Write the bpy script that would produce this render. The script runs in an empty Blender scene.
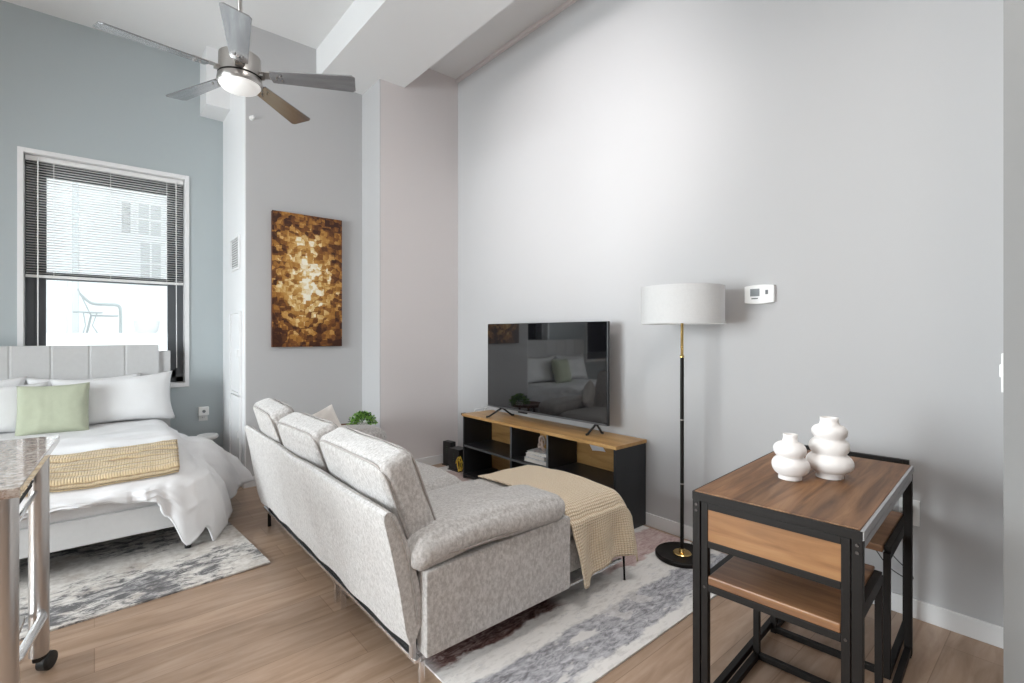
import bpy, bmesh, math, random
from mathutils import Vector, Matrix, noise
random.seed(7)
PI = math.pi
col = bpy.context.scene.collection
V = Vector

# ------------------------------------------------------------------ materials
def mat(name, color=(.8, .8, .8), rough=.5, metal=0, spec=.5, sheen=0, coat=0, emis=None, estr=0):
    m = bpy.data.materials.new(name); m.use_nodes = True
    b = m.node_tree.nodes['Principled BSDF']
    b.inputs['Base Color'].default_value = (*color, 1)
    b.inputs['Roughness'].default_value = rough
    b.inputs['Metallic'].default_value = metal
    b.inputs['Specular IOR Level'].default_value = spec
    b.inputs['Sheen Weight'].default_value = sheen
    b.inputs['Coat Weight'].default_value = coat
    if emis:
        b.inputs['Emission Color'].default_value = (*emis, 1); b.inputs['Emission Strength'].default_value = estr
    return m

class N:
    """small wrapper for building node trees"""
    def __init__(s, m):
        s.m = m; s.t = m.node_tree; s.b = s.t.nodes['Principled BSDF']
    def new(s, kind, **kw):
        n = s.t.nodes.new(kind)
        for k, v in kw.items():
            if k.startswith('i_'): n.inputs[k[2:].replace('_', ' ')].default_value = v
            else: setattr(n, k, v)
        return n
    def link(s, a, b): s.t.links.new(a, b)
    def coord(s, kind='Object', scale=(1, 1, 1), rot=(0, 0, 0), loc=(0, 0, 0)):
        c = s.new('ShaderNodeTexCoord'); mp = s.new('ShaderNodeMapping')
        mp.inputs['Scale'].default_value = scale; mp.inputs['Rotation'].default_value = rot; mp.inputs['Location'].default_value = loc
        s.link(c.outputs[kind], mp.inputs['Vector']); return mp.outputs['Vector']
    def noise(s, vec, scale, detail=4, rough=.5, dist=0):
        n = s.new('ShaderNodeTexNoise'); n.inputs['Scale'].default_value = scale
        n.inputs['Detail'].default_value = detail; n.inputs['Roughness'].default_value = rough; n.inputs['Distortion'].default_value = dist
        s.link(vec, n.inputs['Vector']); return n.outputs['Fac']
    def ramp(s, fac, stops, interp='LINEAR'):
        r = s.new('ShaderNodeValToRGB'); cr = r.color_ramp; cr.interpolation = interp
        while len(cr.elements) < len(stops): cr.elements.new(.5)
        for e, (p, c) in zip(cr.elements, stops):
            e.position = p; e.color = (*c, 1) if len(c) == 3 else c
        s.link(fac, r.inputs['Fac']); return r.outputs['Color']
    def mix(s, fac, a, b, mode='MIX'):
        n = s.new('ShaderNodeMix', data_type='RGBA', blend_type=mode)
        for sock, v in ((n.inputs[0], fac), (n.inputs[6], a), (n.inputs[7], b)):
            if hasattr(v, 'is_linked'): s.link(v, sock)
            elif isinstance(v, (int, float)): sock.default_value = v
            else: sock.default_value = (*v, 1)
        return n.outputs[2]
    def math(s, op, a, b=0.0, c=0.0):
        n = s.new('ShaderNodeMath', operation=op)
        for i, v in enumerate((a, b, c)):
            if hasattr(v, 'is_linked'): s.link(v, n.inputs[i])
            else: n.inputs[i].default_value = v
        return n.outputs[0]
    def color(s, c): s.link(c, s.b.inputs['Base Color'])
    def bump(s, h, strength=.3, dist=.01):
        n = s.new('ShaderNodeBump'); n.inputs['Strength'].default_value = strength; n.inputs['Distance'].default_value = dist
        s.link(h, n.inputs['Height']); s.link(n.outputs['Normal'], s.b.inputs['Normal'])

def paint(name, c, rough=.6):
    m = mat(name, c, rough, spec=.3); n = N(m); v = n.coord()
    n.bump(n.noise(v, 220, 3), .06, .004)
    n.color(n.mix(n.noise(v, 1.3, 2), tuple(x * .985 for x in c), tuple(min(1, x * 1.01) for x in c)))
    return m

M = {}
M['wall'] = paint('wall_paint', (.49, .487, .492))
M['wall_partition'] = paint('shaded_partition_paint', (.26, .26, .258))  # wall paint darkened, the partition's dimmer light put into its colour
M['wall_lit'] = paint('lit_wall_paint', (.69, .645, .64))  # same wall paint, lighter and warmer: the light on the column is painted in
M['wall_shaded'] = paint('window_wall_paint', (.42, .465, .48))  # same wall paint with the window wall's grey-green shade put into the colour
M['ceiling'] = paint('ceiling_paint', (.74, .74, .74))
M['trim'] = mat('white_trim_paint', (.76, .76, .765), .4)
M['white_plastic'] = mat('white_plastic', (.8, .8, .79), .4)
M['dark_frame'] = mat('dark_window_frame', (.085, .092, .1), .35)
M['black_metal'] = mat('black_powder_coated_metal', (.010, .008, .007), .5, spec=.22)
M['edge_metal'] = mat('pale_table_edging', (.42, .42, .43), .3, metal=.6)
M['dark_metal'] = mat('dark_bolt_metal', (.09, .08, .075), .3, metal=.7)
M['chrome'] = mat('chrome', (.86, .86, .87), .25, metal=1)
M['brushed'] = mat('brushed_nickel', (.46, .44, .42), .33, metal=1)
M['steel_leg'] = mat('satin_steel', (.55, .53, .52), .32, metal=1)
M['black_plastic'] = mat('black_plastic', (.01, .01, .011), .35)
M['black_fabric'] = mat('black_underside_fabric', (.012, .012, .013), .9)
M['charcoal'] = mat('charcoal_laminate', (.018, .020, .023), .42)
M['charcoal_edge'] = mat('charcoal_edge_band', (.10, .105, .115), .45)
M['brass'] = mat('brass', (.72, .5, .2), .25, metal=1)
M['ceramic'] = mat('matte_white_ceramic', (.82, .79, .77), .55)
M['rubber'] = mat('black_rubber', (.012, .012, .012), .6)
M['paper'] = mat('white_paper', (.75, .76, .8), .8)
M['yellow_cable'] = mat('yellow_cable_jacket', (.75, .52, .06), .45)
M['leaf'] = mat('green_leaf', (.17, .36, .05), .5)
M['leaf_dark'] = mat('dark_green_leaf', (.03, .10, .015), .5)
M['soil'] = mat('white_pot', (.7, .7, .68), .5)
M['ext_white'] = mat('white_exterior_render', (.88, .88, .88), .9)
M['ext_grey'] = mat('pale_grey_exterior', (.66, .67, .67), .8)
M['ext_mid'] = mat('mid_grey_exterior', (.42, .44, .44), .8)

def wood(name, dark, mid, light, plank=None, axis='X', grain=9, rough=.42, bump=.08, gscale=1.0):
    m = mat(name, mid, rough, spec=.4); n = N(m)
    sc = (.9, grain, grain) if axis == 'X' else ((grain, .9, grain) if axis == 'Y' else (grain, grain, .9))
    v = n.coord(scale=tuple(gscale * q for q in sc))
    g1 = n.noise(v, 2.2, 8, .62, .6)
    c = n.ramp(g1, [(.30, dark), (.5, mid), (.72, light)])
    if plank:
        pv = n.coord(rot=(0, 0, 0 if axis == 'X' else PI / 2))
        br = n.new('ShaderNodeTexBrick'); br.offset = .37
        br.inputs['Scale'].default_value = 1; br.inputs['Brick Width'].default_value = plank[0]; br.inputs['Row Height'].default_value = plank[1]
        br.inputs['Mortar Size'].default_value = plank[2]; br.inputs['Mortar Smooth'].default_value = .3
        br.inputs['Color1'].default_value = (plank[3], plank[3], plank[3], 1); br.inputs['Color2'].default_value = (1.08, 1.08, 1.08, 1)
        br.inputs['Mortar'].default_value = (.62, .58, .55, 1)
        n.link(pv, br.inputs['Vector'])
        c = n.mix(1.0, c, br.outputs['Color'], 'MULTIPLY')
    n.color(c); n.bump(g1, bump, .004)
    return m
M['floor'] = wood('oak_floorboards', (.30, .195, .127), (.405, .277, .193), (.50, .362, .268), plank=(1.35, .19, .0018, .84), grain=7, rough=.30, gscale=1.2)
M['walnut'] = wood('walnut_table_wood', (.085, .036, .013), (.21, .10, .043), (.33, .18, .085), plank=(3.0, .085, .0005, .72), axis='X', grain=11, rough=.5)
M['walnut_seat'] = wood('walnut_seat_board', (.10, .043, .018), (.21, .10, .046), (.31, .165, .08), axis='Y', grain=10, rough=.34)
M['walnut_board'] = wood('warm_walnut_board', (.185, .085, .032), (.28, .135, .053), (.37, .195, .083), axis='Y', grain=10, rough=.35)
M['oak_top'] = wood('honey_oak_laminate', (.36, .19, .065), (.50, .285, .105), (.60, .37, .155), plank=(.6, .07, .0004, .88), axis='Y', grain=9, rough=.34)
M['dark_wood'] = wood('dark_brown_wood', (.06, .025, .013), (.12, .05, .028), (.18, .085, .05), grain=9)

def granite():
    m = mat('polished_granite', (.55, .5, .46), .08, spec=.6, coat=.5); n = N(m); v = n.coord()
    a = n.noise(v, 95, 5, .7); b_ = n.noise(v, 32, 3, .6)
    c = n.ramp(a, [(.36, (.09, .06, .045)), (.46, (.38, .29, .23)), (.58, (.62, .56, .50)), (.7, (.75, .72, .68))])
    c2 = n.ramp(b_, [(.4, (.35, .25, .2)), (.6, (.72, .70, .67))])
    n.color(n.mix(.4, c, c2)); return m
M['granite'] = granite()

def fabric(name, c1, c2, scale=30, bump=.35, sheen=.3, weave=420, stretch=(1, 1, 1), lo=.32, hi=.62):
    m = mat(name, c1, .9, spec=.15, sheen=sheen); n = N(m); v = n.coord(); vs = n.coord(scale=stretch)
    a = n.noise(vs, scale, 6, .68); w = n.noise(v, weave, 2)
    c = n.ramp(a, [(lo, c2), (hi, c1)])
    n.color(n.mix(.25, c, n.ramp(w, [(.35, tuple(x * .7 for x in c1)), (.65, tuple(min(1, x * 1.15) for x in c1))])))
    n.bump(n.math('ADD', a, n.math('MULTIPLY', w, .6)), bump, .006); return m
M['sofa'] = fabric('grey_chenille', (.68, .66, .645), (.36, .335, .32), scale=72, bump=.8, sheen=.6, stretch=(1.2, 1.2, .8), lo=.38, hi=.62)
M['sofa_piping'] = fabric('grey_chenille_piping', (.40, .37, .35), (.30, .275, .26), scale=40, bump=.3)
M['cream_fabric'] = fabric('cream_cushion_fabric', (.93, .88, .84), (.88, .83, .79), scale=12, bump=.2)
M['green_fabric'] = fabric('sage_green_fabric', (.465, .495, .375), (.43, .46, .345), scale=20, bump=.2, sheen=.2)
M['bed_white'] = fabric('white_cotton', (.765, .765, .775), (.72, .72, .735), scale=6, bump=.08, sheen=.15, weave=900)
M['pillow_white'] = fabric('white_pillow_cotton', (.78, .78, .785), (.75, .75, .755), scale=5, bump=.1, sheen=.15, weave=900)
M['bed_grey'] = fabric('pale_grey_upholstery', (.60, .60, .60), (.57, .57, .57), scale=30, bump=.1, weave=700)
M['headboard'] = fabric('light_grey_headboard', (.56, .56, .56), (.53, .53, .53), scale=30, bump=.1, weave=700)
M['mattress'] = fabric('white_sheet', (.72, .71, .71), (.68, .67, .67), scale=8, bump=.1)
M['shade'] = fabric('white_linen_lampshade', (.66, .66, .66), (.63, .63, .63), scale=60, bump=.05, weave=800)

def waffle(name, c_hi, c_lo, nu, nv, bump=.9, blend=.3, pu=.6, pv=.6):
    m = mat(name, c_hi, .95, spec=.1, sheen=.3); n = N(m)
    c = n.new('ShaderNodeTexCoord'); sp = n.new('ShaderNodeSeparateXYZ'); n.link(c.outputs['UV'], sp.inputs[0])
    nz = n.noise(c.outputs['UV'], 9, 3)
    su = n.math('ABSOLUTE', n.math('SINE', n.math('ADD', n.math('MULTIPLY', sp.outputs[0], nu * PI), n.math('MULTIPLY', nz, 1.5))))
    sv = n.math('ABSOLUTE', n.math('SINE', n.math('ADD', n.math('MULTIPLY', sp.outputs[1], nv * PI), n.math('MULTIPLY', nz, 2.5))))
    h = n.math('MULTIPLY', n.math('POWER', su, pu), n.math('POWER', sv, pv))
    nn = n.noise(c.outputs['UV'], 60, 3, .7)
    hh = n.math('ADD', h, n.math('MULTIPLY', nn, blend))
    n.color(n.ramp(hh, [(.15, c_lo), (.85, c_hi)])); n.bump(hh, bump, .012); return m
M['waffle'] = waffle('sand_waffle_knit', (.95, .81, .62), (.70, .51, .30), 34, 72, bump=.65)
M['rib_knit'] = waffle('ochre_rope_knit', (.68, .53, .33), (.22, .12, .045), 110, 13, bump=1.0, blend=.6, pu=.18, pv=.8)

def rug_living():
    m = mat('distressed_living_rug', (.7, .7, .7), .95, spec=.1); n = N(m)
    c = n.new('ShaderNodeTexCoord'); sp = n.new('ShaderNodeSeparateXYZ'); n.link(c.outputs['Object'], sp.inputs[0])
    wob = n.noise(n.coord(scale=(1, 1.6, 1)), 4.5, 5, .65)
    wob2 = n.noise(n.coord(loc=(3, 1, 0)), 2.0, 3)
    y = n.math('ADD', sp.outputs[1], n.math('MULTIPLY', n.math('SUBTRACT', wob, .5), .16))
    base = n.ramp(n.noise(n.coord(scale=(1, 2.5, 1)), 12, 6, .7), [(.3, (.56, .54, .52)), (.5, (.78, .76, .74))])
    streak = n.noise(n.coord(scale=(5, 14, 1)), 3.2, 9, .78, .8)
    grey = n.ramp(streak, [(.38, (.10, .10, .12)), (.46, (.27, .27, .30)), (.54, (.44, .44, .48)), (.66, (.62, .62, .65))])
    brown = n.ramp(streak, [(.40, (.07, .035, .03)), (.5, (.17, .095, .085)), (.6, (.36, .26, .24))])
    pink = n.ramp(streak, [(.32, (.26, .14, .13)), (.5, (.50, .34, .32)), (.68, (.66, .57, .55))])
    speck = n.ramp(n.noise(n.coord(scale=(1.4, 5, 1)), 11, 9, .8, .9), [(.50, (0, 0, 0)), (.56, (1, 1, 1))])
    patch = n.ramp(n.noise(n.coord(scale=(1, 2, 1), loc=(4, 0, 0)), 3.2, 4, .6), [(.46, (0, 0, 0)), (.62, (1, 1, 1))])
    grey = n.mix(n.math('MULTIPLY', n.math('MULTIPLY', speck, patch), .9), grey, (.06, .06, .075))
    grey = n.mix(n.math('MULTIPLY', n.ramp(n.noise(n.coord(scale=(1, 2.6, 1), loc=(7, 2, 0)), 2.6, 4, .6), [(.56, (0, 0, 0)), (.60, (1, 1, 1))]), .85), grey, (.74, .72, .70))
    def band(a, b, soft=.012, yy=y):
        lo = n.math('SMOOTHSTEP', yy, a - soft, a + soft) if False else None
        r = n.new('ShaderNodeMapRange', interpolation_type='SMOOTHSTEP'); n.link(yy, r.inputs[0]); r.inputs[1].default_value = a - soft; r.inputs[2].default_value = a + soft
        q = n.new('ShaderNodeMapRange', interpolation_type='SMOOTHSTEP'); n.link(yy, q.inputs[0]); q.inputs[1].default_value = b - soft; q.inputs[2].default_value = b + soft; q.inputs[3].default_value = 1; q.inputs[4].default_value = 0
        return n.math('MULTIPLY', r.outputs[0], q.outputs[0])
    # object space: y 0 is the edge nearest the camera, x 0 the left edge
    g = n.math('MULTIPLY', band(.055, .275), n.math('GREATER_THAN', n.math('ADD', wob2, n.math('MULTIPLY', wob, .3)), .53))
    g0 = n.math('MULTIPLY', band(.055, .275), .85)
    c1 = n.mix(g0, base, grey); c1 = n.mix(n.math('MULTIPLY', n.math('SUBTRACT', g0, g), .55), c1, base)
    dark = n.math('MULTIPLY', band(.29, .42, .03), n.math('MULTIPLY', n.math('GREATER_THAN', streak, .57), .45))
    c1 = n.mix(dark, c1, grey)
    bx = band(.0, .72, .06, sp.outputs[0]); px = band(1.12, 2.2, .05, sp.outputs[0])
    c1 = n.mix(n.math('MULTIPLY', band(.425, .70), bx), c1, brown)
    c1 = n.mix(n.math('MULTIPLY', n.math('MULTIPLY', band(.46, .70), px), .85), c1, pink)
    c1 = n.mix(n.math('MULTIPLY', band(.9, 2.0), .6), c1, grey)
    c1 = n.mix(n.math('MULTIPLY', band(2.35, 2.7), .7), c1, pink)
    n.color(c1); n.bump(n.noise(n.coord(), 300, 3), .3, .003); return m
M['rug_living'] = rug_living()

def rug_bed():
    m = mat('distressed_bedroom_rug', (.7, .7, .7), .95, spec=.1); n = N(m)
    big = n.noise(n.coord(loc=(2.4, .4, 0)), 2.6, 3, .5); fine = n.noise(n.coord(scale=(.8, 1.6, 1)), 15, 9, .78, .5)
    base = n.ramp(n.noise(n.coord(), 26, 6, .7), [(.3, (.47, .435, .40)), (.58, (.68, .65, .615))])
    s = n.math('ADD', n.math('MULTIPLY', big, .75), n.math('MULTIPLY', fine, .85))
    blot = n.ramp(s, [(.79, (0, 0, 0)), (.90, (.85, .85, .85))])
    dk = n.ramp(fine, [(.42, (.22, .22, .235)), (.56, (.05, .052, .06))])
    tan = n.ramp(n.noise(n.coord(loc=(5, 2, 0)), 5, 5, .7), [(.5, (0, 0, 0)), (.68, (.6, .6, .6))])
    c = n.mix(tan, base, (.36, .29, .24)); n.color(n.mix(blot, c, dk)); n.bump(n.noise(n.coord(), 300, 3), .3, .003); return m
M['rug_bed'] = rug_bed()

def painting_mat():
    m = mat('abstract_block_canvas', (.4, .2, .05), .45, spec=.4); n = N(m)
    c = n.new('ShaderNodeTexCoord'); mp = n.new('ShaderNodeMapping'); n.link(c.outputs['Object'], mp.inputs[0])
    jit = n.noise(n.coord(), 9, 2)
    def vor(scale, off, rnd):
        v = n.new('ShaderNodeTexVoronoi', distance='CHEBYCHEV'); v.inputs['Scale'].default_value = scale; v.inputs['Randomness'].default_value = rnd
        q = n.new('ShaderNodeMapping'); q.inputs['Location'].default_value = off; q.inputs['Scale'].default_value = (1, 0, 1.1); n.link(c.outputs['Object'], q.inputs[0])
        n.link(q.outputs[0], v.inputs['Vector']); return v
    v1 = vor(17, (0, 0, 0), .8); v2 = vor(24, (.3, 0, .7), .9)
    s1 = n.new('ShaderNodeSeparateColor'); n.link(v1.outputs['Color'], s1.inputs[0])
    s2 = n.new('ShaderNodeSeparateColor'); n.link(v2.outputs['Color'], s2.inputs[0])
    sp = n.new('ShaderNodeSeparateXYZ'); n.link(c.outputs['Object'], sp.inputs[0])
    dx = n.math('MULTIPLY', sp.outputs[0], 2.6); dz = n.math('MULTIPLY', n.math('SUBTRACT', sp.outputs[2], .02), 1.62)
    d = n.math('SQRT', n.math('ADD', n.math('MULTIPLY', dx, dx), n.math('MULTIPLY', dz, dz)))
    bright = n.math('SUBTRACT', .98, n.math('MULTIPLY', d, .80))
    r = n.math('ADD', n.math('MULTIPLY', n.math('SUBTRACT', s1.outputs[0], .5), .5), n.math('MULTIPLY', n.math('SUBTRACT', s2.outputs[1], .5), .42))
    f = n.math('ADD', n.math('ADD', bright, r), n.math('MULTIPLY', n.math('SUBTRACT', n.noise(n.coord(), 60, 4, .7), .5), .35))
    cc = n.ramp(f, [(.05, (.045, .012, .004)), (.28, (.17, .058, .012)), (.48, (.36, .16, .03)), (.66, (.55, .30, .08)), (.82, (.74, .56, .27)), (.98, (.9, .84, .70))])
    n.color(cc); n.bump(n.math('ADD', s1.outputs[0], s2.outputs[1]), .3, .004); return m
M['painting'] = painting_mat()

def fan_wood():
    m = wood('weathered_grey_blade', (.27, .27, .28), (.36, .36, .37), (.46, .46, .47), axis='X', grain=10, rough=.3)
    m.node_tree.nodes['Principled BSDF'].inputs['Coat Weight'].default_value = .6
    m.node_tree.nodes['Principled BSDF'].inputs['Coat Roughness'].default_value = .22
    return m
M['blade'] = fan_wood()
_b = M['blade'].node_tree.nodes['Principled BSDF']; _b.inputs['Metallic'].default_value = .75; _b.inputs['Coat Weight'].default_value = .3; _b.inputs['Roughness'].default_value = .2
M['blade_edge'] = mat('dark_blade_edge', (.05, .035, .03), .5)

def glass():
    m = bpy.data.materials.new('window_glass'); m.use_nodes = True; t = m.node_tree; t.nodes.clear()
    o = t.nodes.new('ShaderNodeOutputMaterial'); mx = t.nodes.new('ShaderNodeMixShader'); tr = t.nodes.new('ShaderNodeBsdfTransparent'); g = t.nodes.new('ShaderNodeBsdfGlossy')
    g.inputs['Roughness'].default_value = .02; tr.inputs['Color'].default_value = (.97, .985, .98, 1)
    f = t.nodes.new('ShaderNodeFresnel'); f.inputs['IOR'].default_value = 1.45
    t.links.new(f.outputs[0], mx.inputs[0]); t.links.new(tr.outputs[0], mx.inputs[1]); t.links.new(g.outputs[0], mx.inputs[2]); t.links.new(mx.outputs[0], o.inputs[0])
    return m
M['glass'] = glass()
M['screen'] = mat('glossy_black_screen', (.004, .004, .005), .035, spec=.9, coat=.8)
M['screen'].node_tree.nodes['Principled BSDF'].inputs['IOR'].default_value = 1.6
M['screen'].node_tree.nodes['Principled BSDF'].inputs['Coat Roughness'].default_value = .03
M['lens'] = mat('frosted_glass_lens', (.82, .83, .83), .35, emis=(1, .97, .93), estr=.25)
M['lcd'] = mat('grey_lcd', (.22, .24, .25), .2)
M['brick'] = mat('grey_brick', (.5, .5, .5), .8)
_n = N(M['brick']); _b = _n.new('ShaderNodeTexBrick'); _b.inputs['Scale'].default_value = 6; _b.inputs['Color1'].default_value = (.42, .42, .42, 1); _b.inputs['Color2'].default_value = (.6, .6, .6, 1); _b.inputs['Mortar'].default_value = (.8, .8, .8, 1)
_n.link(_n.coord(rot=(PI / 2, 0, 0)), _b.inputs['Vector']); _n.color(_b.outputs['Color'])
def book_cover():
    m = mat('pale_book_cover', (.72, .72, .73), .5); n = N(m)
    n.color(n.ramp(n.noise(n.coord(), 40, 4, .6), [(.42, (.45, .45, .47)), (.52, (.76, .76, .77))])); return m
M['book'] = book_cover()
M['pages'] = mat('book_pages', (.74, .71, .66), .8)
M['knot'] = mat('rose_beige_ceramic', (.62, .49, .42), .5)

# ------------------------------------------------------------------ mesh helpers
def thing(name, label, cat, loc=(0, 0, 0), rz=0, group=None):
    o = bpy.data.objects.new(name, None); o.empty_display_size = .1; col.objects.link(o)
    o.matrix_world = Matrix.Translation(V(loc)) @ Matrix.Rotation(rz, 4, 'Z')
    o.location = loc; o.rotation_euler = (0, 0, rz)
    o['label'] = label; o['category'] = cat
    if group: o['group'] = group
    MW[o.name] = Matrix.Translation(V(loc)) @ Matrix.Rotation(rz, 4, 'Z')
    return o
MW = {}
def tag(o, label, cat, group=None):
    o['label'] = label; o['category'] = cat
    if group: o['group'] = group
    return o
def obj(name, bm, m, parent=None, smooth=False, bevel=0, local=False, origin=None, subs=0, label=None, kind=None, auto=False):
    """bm in world coordinates unless local; parent may be a thing or a part of one"""
    me = bpy.data.meshes.new(name)
    bmesh.ops.recalc_face_normals(bm, faces=bm.faces)
    if bevel:
        es = [e for e in bm.edges if len(e.link_faces) == 2 and e.calc_face_angle(0) > .6]
        if es: bmesh.ops.bevel(bm, geom=es, offset=bevel, segments=2, affect='EDGES', profile=.6, clamp_overlap=True)
    bm.to_mesh(me); bm.free()
    o = bpy.data.objects.new(name, me); col.objects.link(o)
    if parent is not None:
        if not local: me.transform(MW[parent.name].inverted())
        o.parent = parent; MW[o.name] = MW[parent.name].copy()
    else:
        if origin is None:
            vs = [v.co for v in me.vertices]
            origin = V(((min(v.x for v in vs) + max(v.x for v in vs)) / 2, (min(v.y for v in vs) + max(v.y for v in vs)) / 2, min(v.z for v in vs)))
        if not local: me.transform(Matrix.Translation(-V(origin)))
        o.location = origin; MW[o.name] = Matrix.Translation(V(origin))
    for mm in (m if isinstance(m, (list, tuple)) else [m]): me.materials.append(mm)
    if smooth:
        for p in me.polygons: p.use_smooth = True
    if auto:
        for p in me.polygons: p.use_smooth = True
        me.set_sharp_from_angle(angle=math.radians(40))
    if subs:
        md = o.modifiers.new('Subdivision', 'SUBSURF'); md.levels = subs; md.render_levels = subs
    if label: o['label'] = label
    if kind: o['kind'] = kind
    return o
def struct(name, bm, m, parent=None, **kw):
    o = obj(name, bm, m, parent, **kw)
    if parent is None: o['kind'] = 'structure'
    return o
def B(*boxes):
    bm = bmesh.new()
    for b in boxes: box(bm, *b)
    return bm
def box(bm, x0, y0, z0, x1, y1, z1, mtx=None):
    vs = [bm.verts.new((x, y, z)) for z in (z0, z1) for y in (y0, y1) for x in (x0, x1)]
    for f in ((0, 2, 3, 1), (4, 5, 7, 6), (0, 1, 5, 4), (2, 6, 7, 3), (0, 4, 6, 2), (1, 3, 7, 5)): bm.faces.new([vs[i] for i in f])
    if mtx is not None:
        for v in vs: v.co = mtx @ v.co
    return vs
def tube(bm, pts, r, seg=10, closed=False, caps=True):
    pts = [V(p) for p in pts]; n = len(pts); rings = []
    up = V((0, 0, 1)); prev = None
    for i, p in enumerate(pts):
        if closed: d = pts[(i + 1) % n] - pts[i - 1]
        else: d = pts[min(i + 1, n - 1)] - pts[max(i - 1, 0)]
        d.normalize()
        if prev is None:
            a = d.cross(up); a = a if a.length > .05 else d.cross(V((1, 0, 0)))
        else: a = prev - d * prev.dot(d)
        a.normalize(); b = d.cross(a); prev = a
        rr = r[i] if isinstance(r, (list, tuple)) else r
        rings.append([bm.verts.new(p + a * rr * math.cos(2 * PI * k / seg) + b * rr * math.sin(2 * PI * k / seg)) for k in range(seg)])
    for i in range(n if closed else n - 1):
        A, C = rings[i], rings[(i + 1) % n]
        for k in range(seg): bm.faces.new((A[k], A[(k + 1) % seg], C[(k + 1) % seg], C[k]))
    if caps and not closed: bm.faces.new(rings[0]); bm.faces.new(rings[-1])
    return bm
def T(pts, r, seg=10, closed=False):
    return tube(bmesh.new(), pts, r, seg, closed)
def lathe(bm, prof, c, seg=40, ph=None):
    cx, cy, cz = c; rings = []
    for r, z in prof:
        if r < 1e-5: rings.append([bm.verts.new((cx, cy, cz + z))])
        else: rings.append([bm.verts.new((cx + r * math.cos(2 * PI * k / seg), cy + r * math.sin(2 * PI * k / seg), cz + z)) for k in range(seg)])
    for A, C in zip(rings, rings[1:]):
        for k in range(seg):
            q = [A[k % len(A)], A[(k + 1) % len(A)], C[(k + 1) % len(C)], C[k % len(C)]]
            u = []
            for v in q:
                if v not in u: u.append(v)
            if len(u) > 2: bm.faces.new(u)
    return bm
def L(prof, c, seg=40): return lathe(bmesh.new(), prof, c, seg)
def grid(f, nu, nv, thick=0, uv=True, solid=True):
    """surface f(u,v)->Vector, given thickness along its normal"""
    bm = bmesh.new(); uvl = bm.loops.layers.uv.new('UVMap')
    P = [[V(f(i / nu, j / nv)) for j in range(nv + 1)] for i in range(nu + 1)]
    def layer(off):
        vv = []
        for i in range(nu + 1):
            row = []
            for j in range(nv + 1):
                p = P[i][j]
                if off:
                    a = P[min(i + 1, nu)][j] - P[max(i - 1, 0)][j]; b = P[i][min(j + 1, nv)] - P[i][max(j - 1, 0)]
                    nn = a.cross(b); nn = nn.normalized() if nn.length > 1e-9 else V((0, 0, 1)); p = p + nn * off
                row.append(bm.verts.new(p))
            vv.append(row)
        return vv
    def quad(a, b, c, d, uvs):
        f_ = bm.faces.new((a, b, c, d))
        for l, q in zip(f_.loops, uvs): l[uvl].uv = q
    A = layer(0); uvq = lambda i, j: ((i / nu, j / nv), ((i + 1) / nu, j / nv), ((i + 1) / nu, (j + 1) / nv), (i / nu, (j + 1) / nv))
    for i in range(nu):
        for j in range(nv): quad(A[i][j], A[i + 1][j], A[i + 1][j + 1], A[i][j + 1], uvq(i, j))
    if thick:
        C = layer(thick)
        for i in range(nu):
            for j in range(nv): quad(C[i][j + 1], C[i + 1][j + 1], C[i + 1][j], C[i][j], uvq(i, j))
        for i in range(nu):
            for j in (0, nv): quad(A[i][j], A[i + 1][j], C[i + 1][j], C[i][j], uvq(i, min(j, nv - 1)))
        for j in range(nv):
            for i in (0, nu): quad(A[i][j], A[i][j + 1], C[i][j + 1], C[i][j], uvq(min(i, nu - 1), j))
    return bm
def nz(p, s, seed=0): return noise.noise(V((p[0] * s + seed * 7.3, p[1] * s - seed * 3.1, p[2] * s + seed * 1.7)))
def cushion(sx, sy, sz, r, crown=(0, 0, 0), n=14, wr=.006, ws=7, seed=0, mtx=None):
    """soft rounded box centred at the origin: half sizes from sx.. , crown = outward bulge per axis"""
    bm = bmesh.new(); h = V((sx / 2, sy / 2, sz / 2))
    bmesh.ops.create_cube(bm, size=2); bmesh.ops.subdivide_edges(bm, edges=bm.edges[:], cuts=n, use_grid_fill=True)
    for v in bm.verts:
        u = v.co.copy()
        u = V([math.copysign(abs(q) ** .8, q) for q in u])
        p = V((u.x * h.x, u.y * h.y, u.z * h.z))
        q = V([max(-(h[i] - r), min(h[i] - r, p[i])) for i in range(3)]); d = p - q
        if d.length > 1e-9: p = q + d.normalized() * r if d.length > r * .2 else p
        # bulge
        for i in range(3):
            if crown[i]:
                j, k = (i + 1) % 3, (i + 2) % 3
                p[i] += math.copysign(1, u[i]) * abs(u[i]) ** 3 * crown[i] * (1 - u[j] ** 2) ** .6 * (1 - u[k] ** 2) ** .6 if abs(u[j]) < 1 and abs(u[k]) < 1 else 0
        w = nz(p, ws, seed); w2 = nz(p, ws * 3, seed + 5)
        p += p.normalized() * (w * wr + w2 * wr * .35)
        v.co = p
    if mtx is not None: bmesh.ops.transform(bm, matrix=mtx, verts=bm.verts)
    return bm
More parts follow.
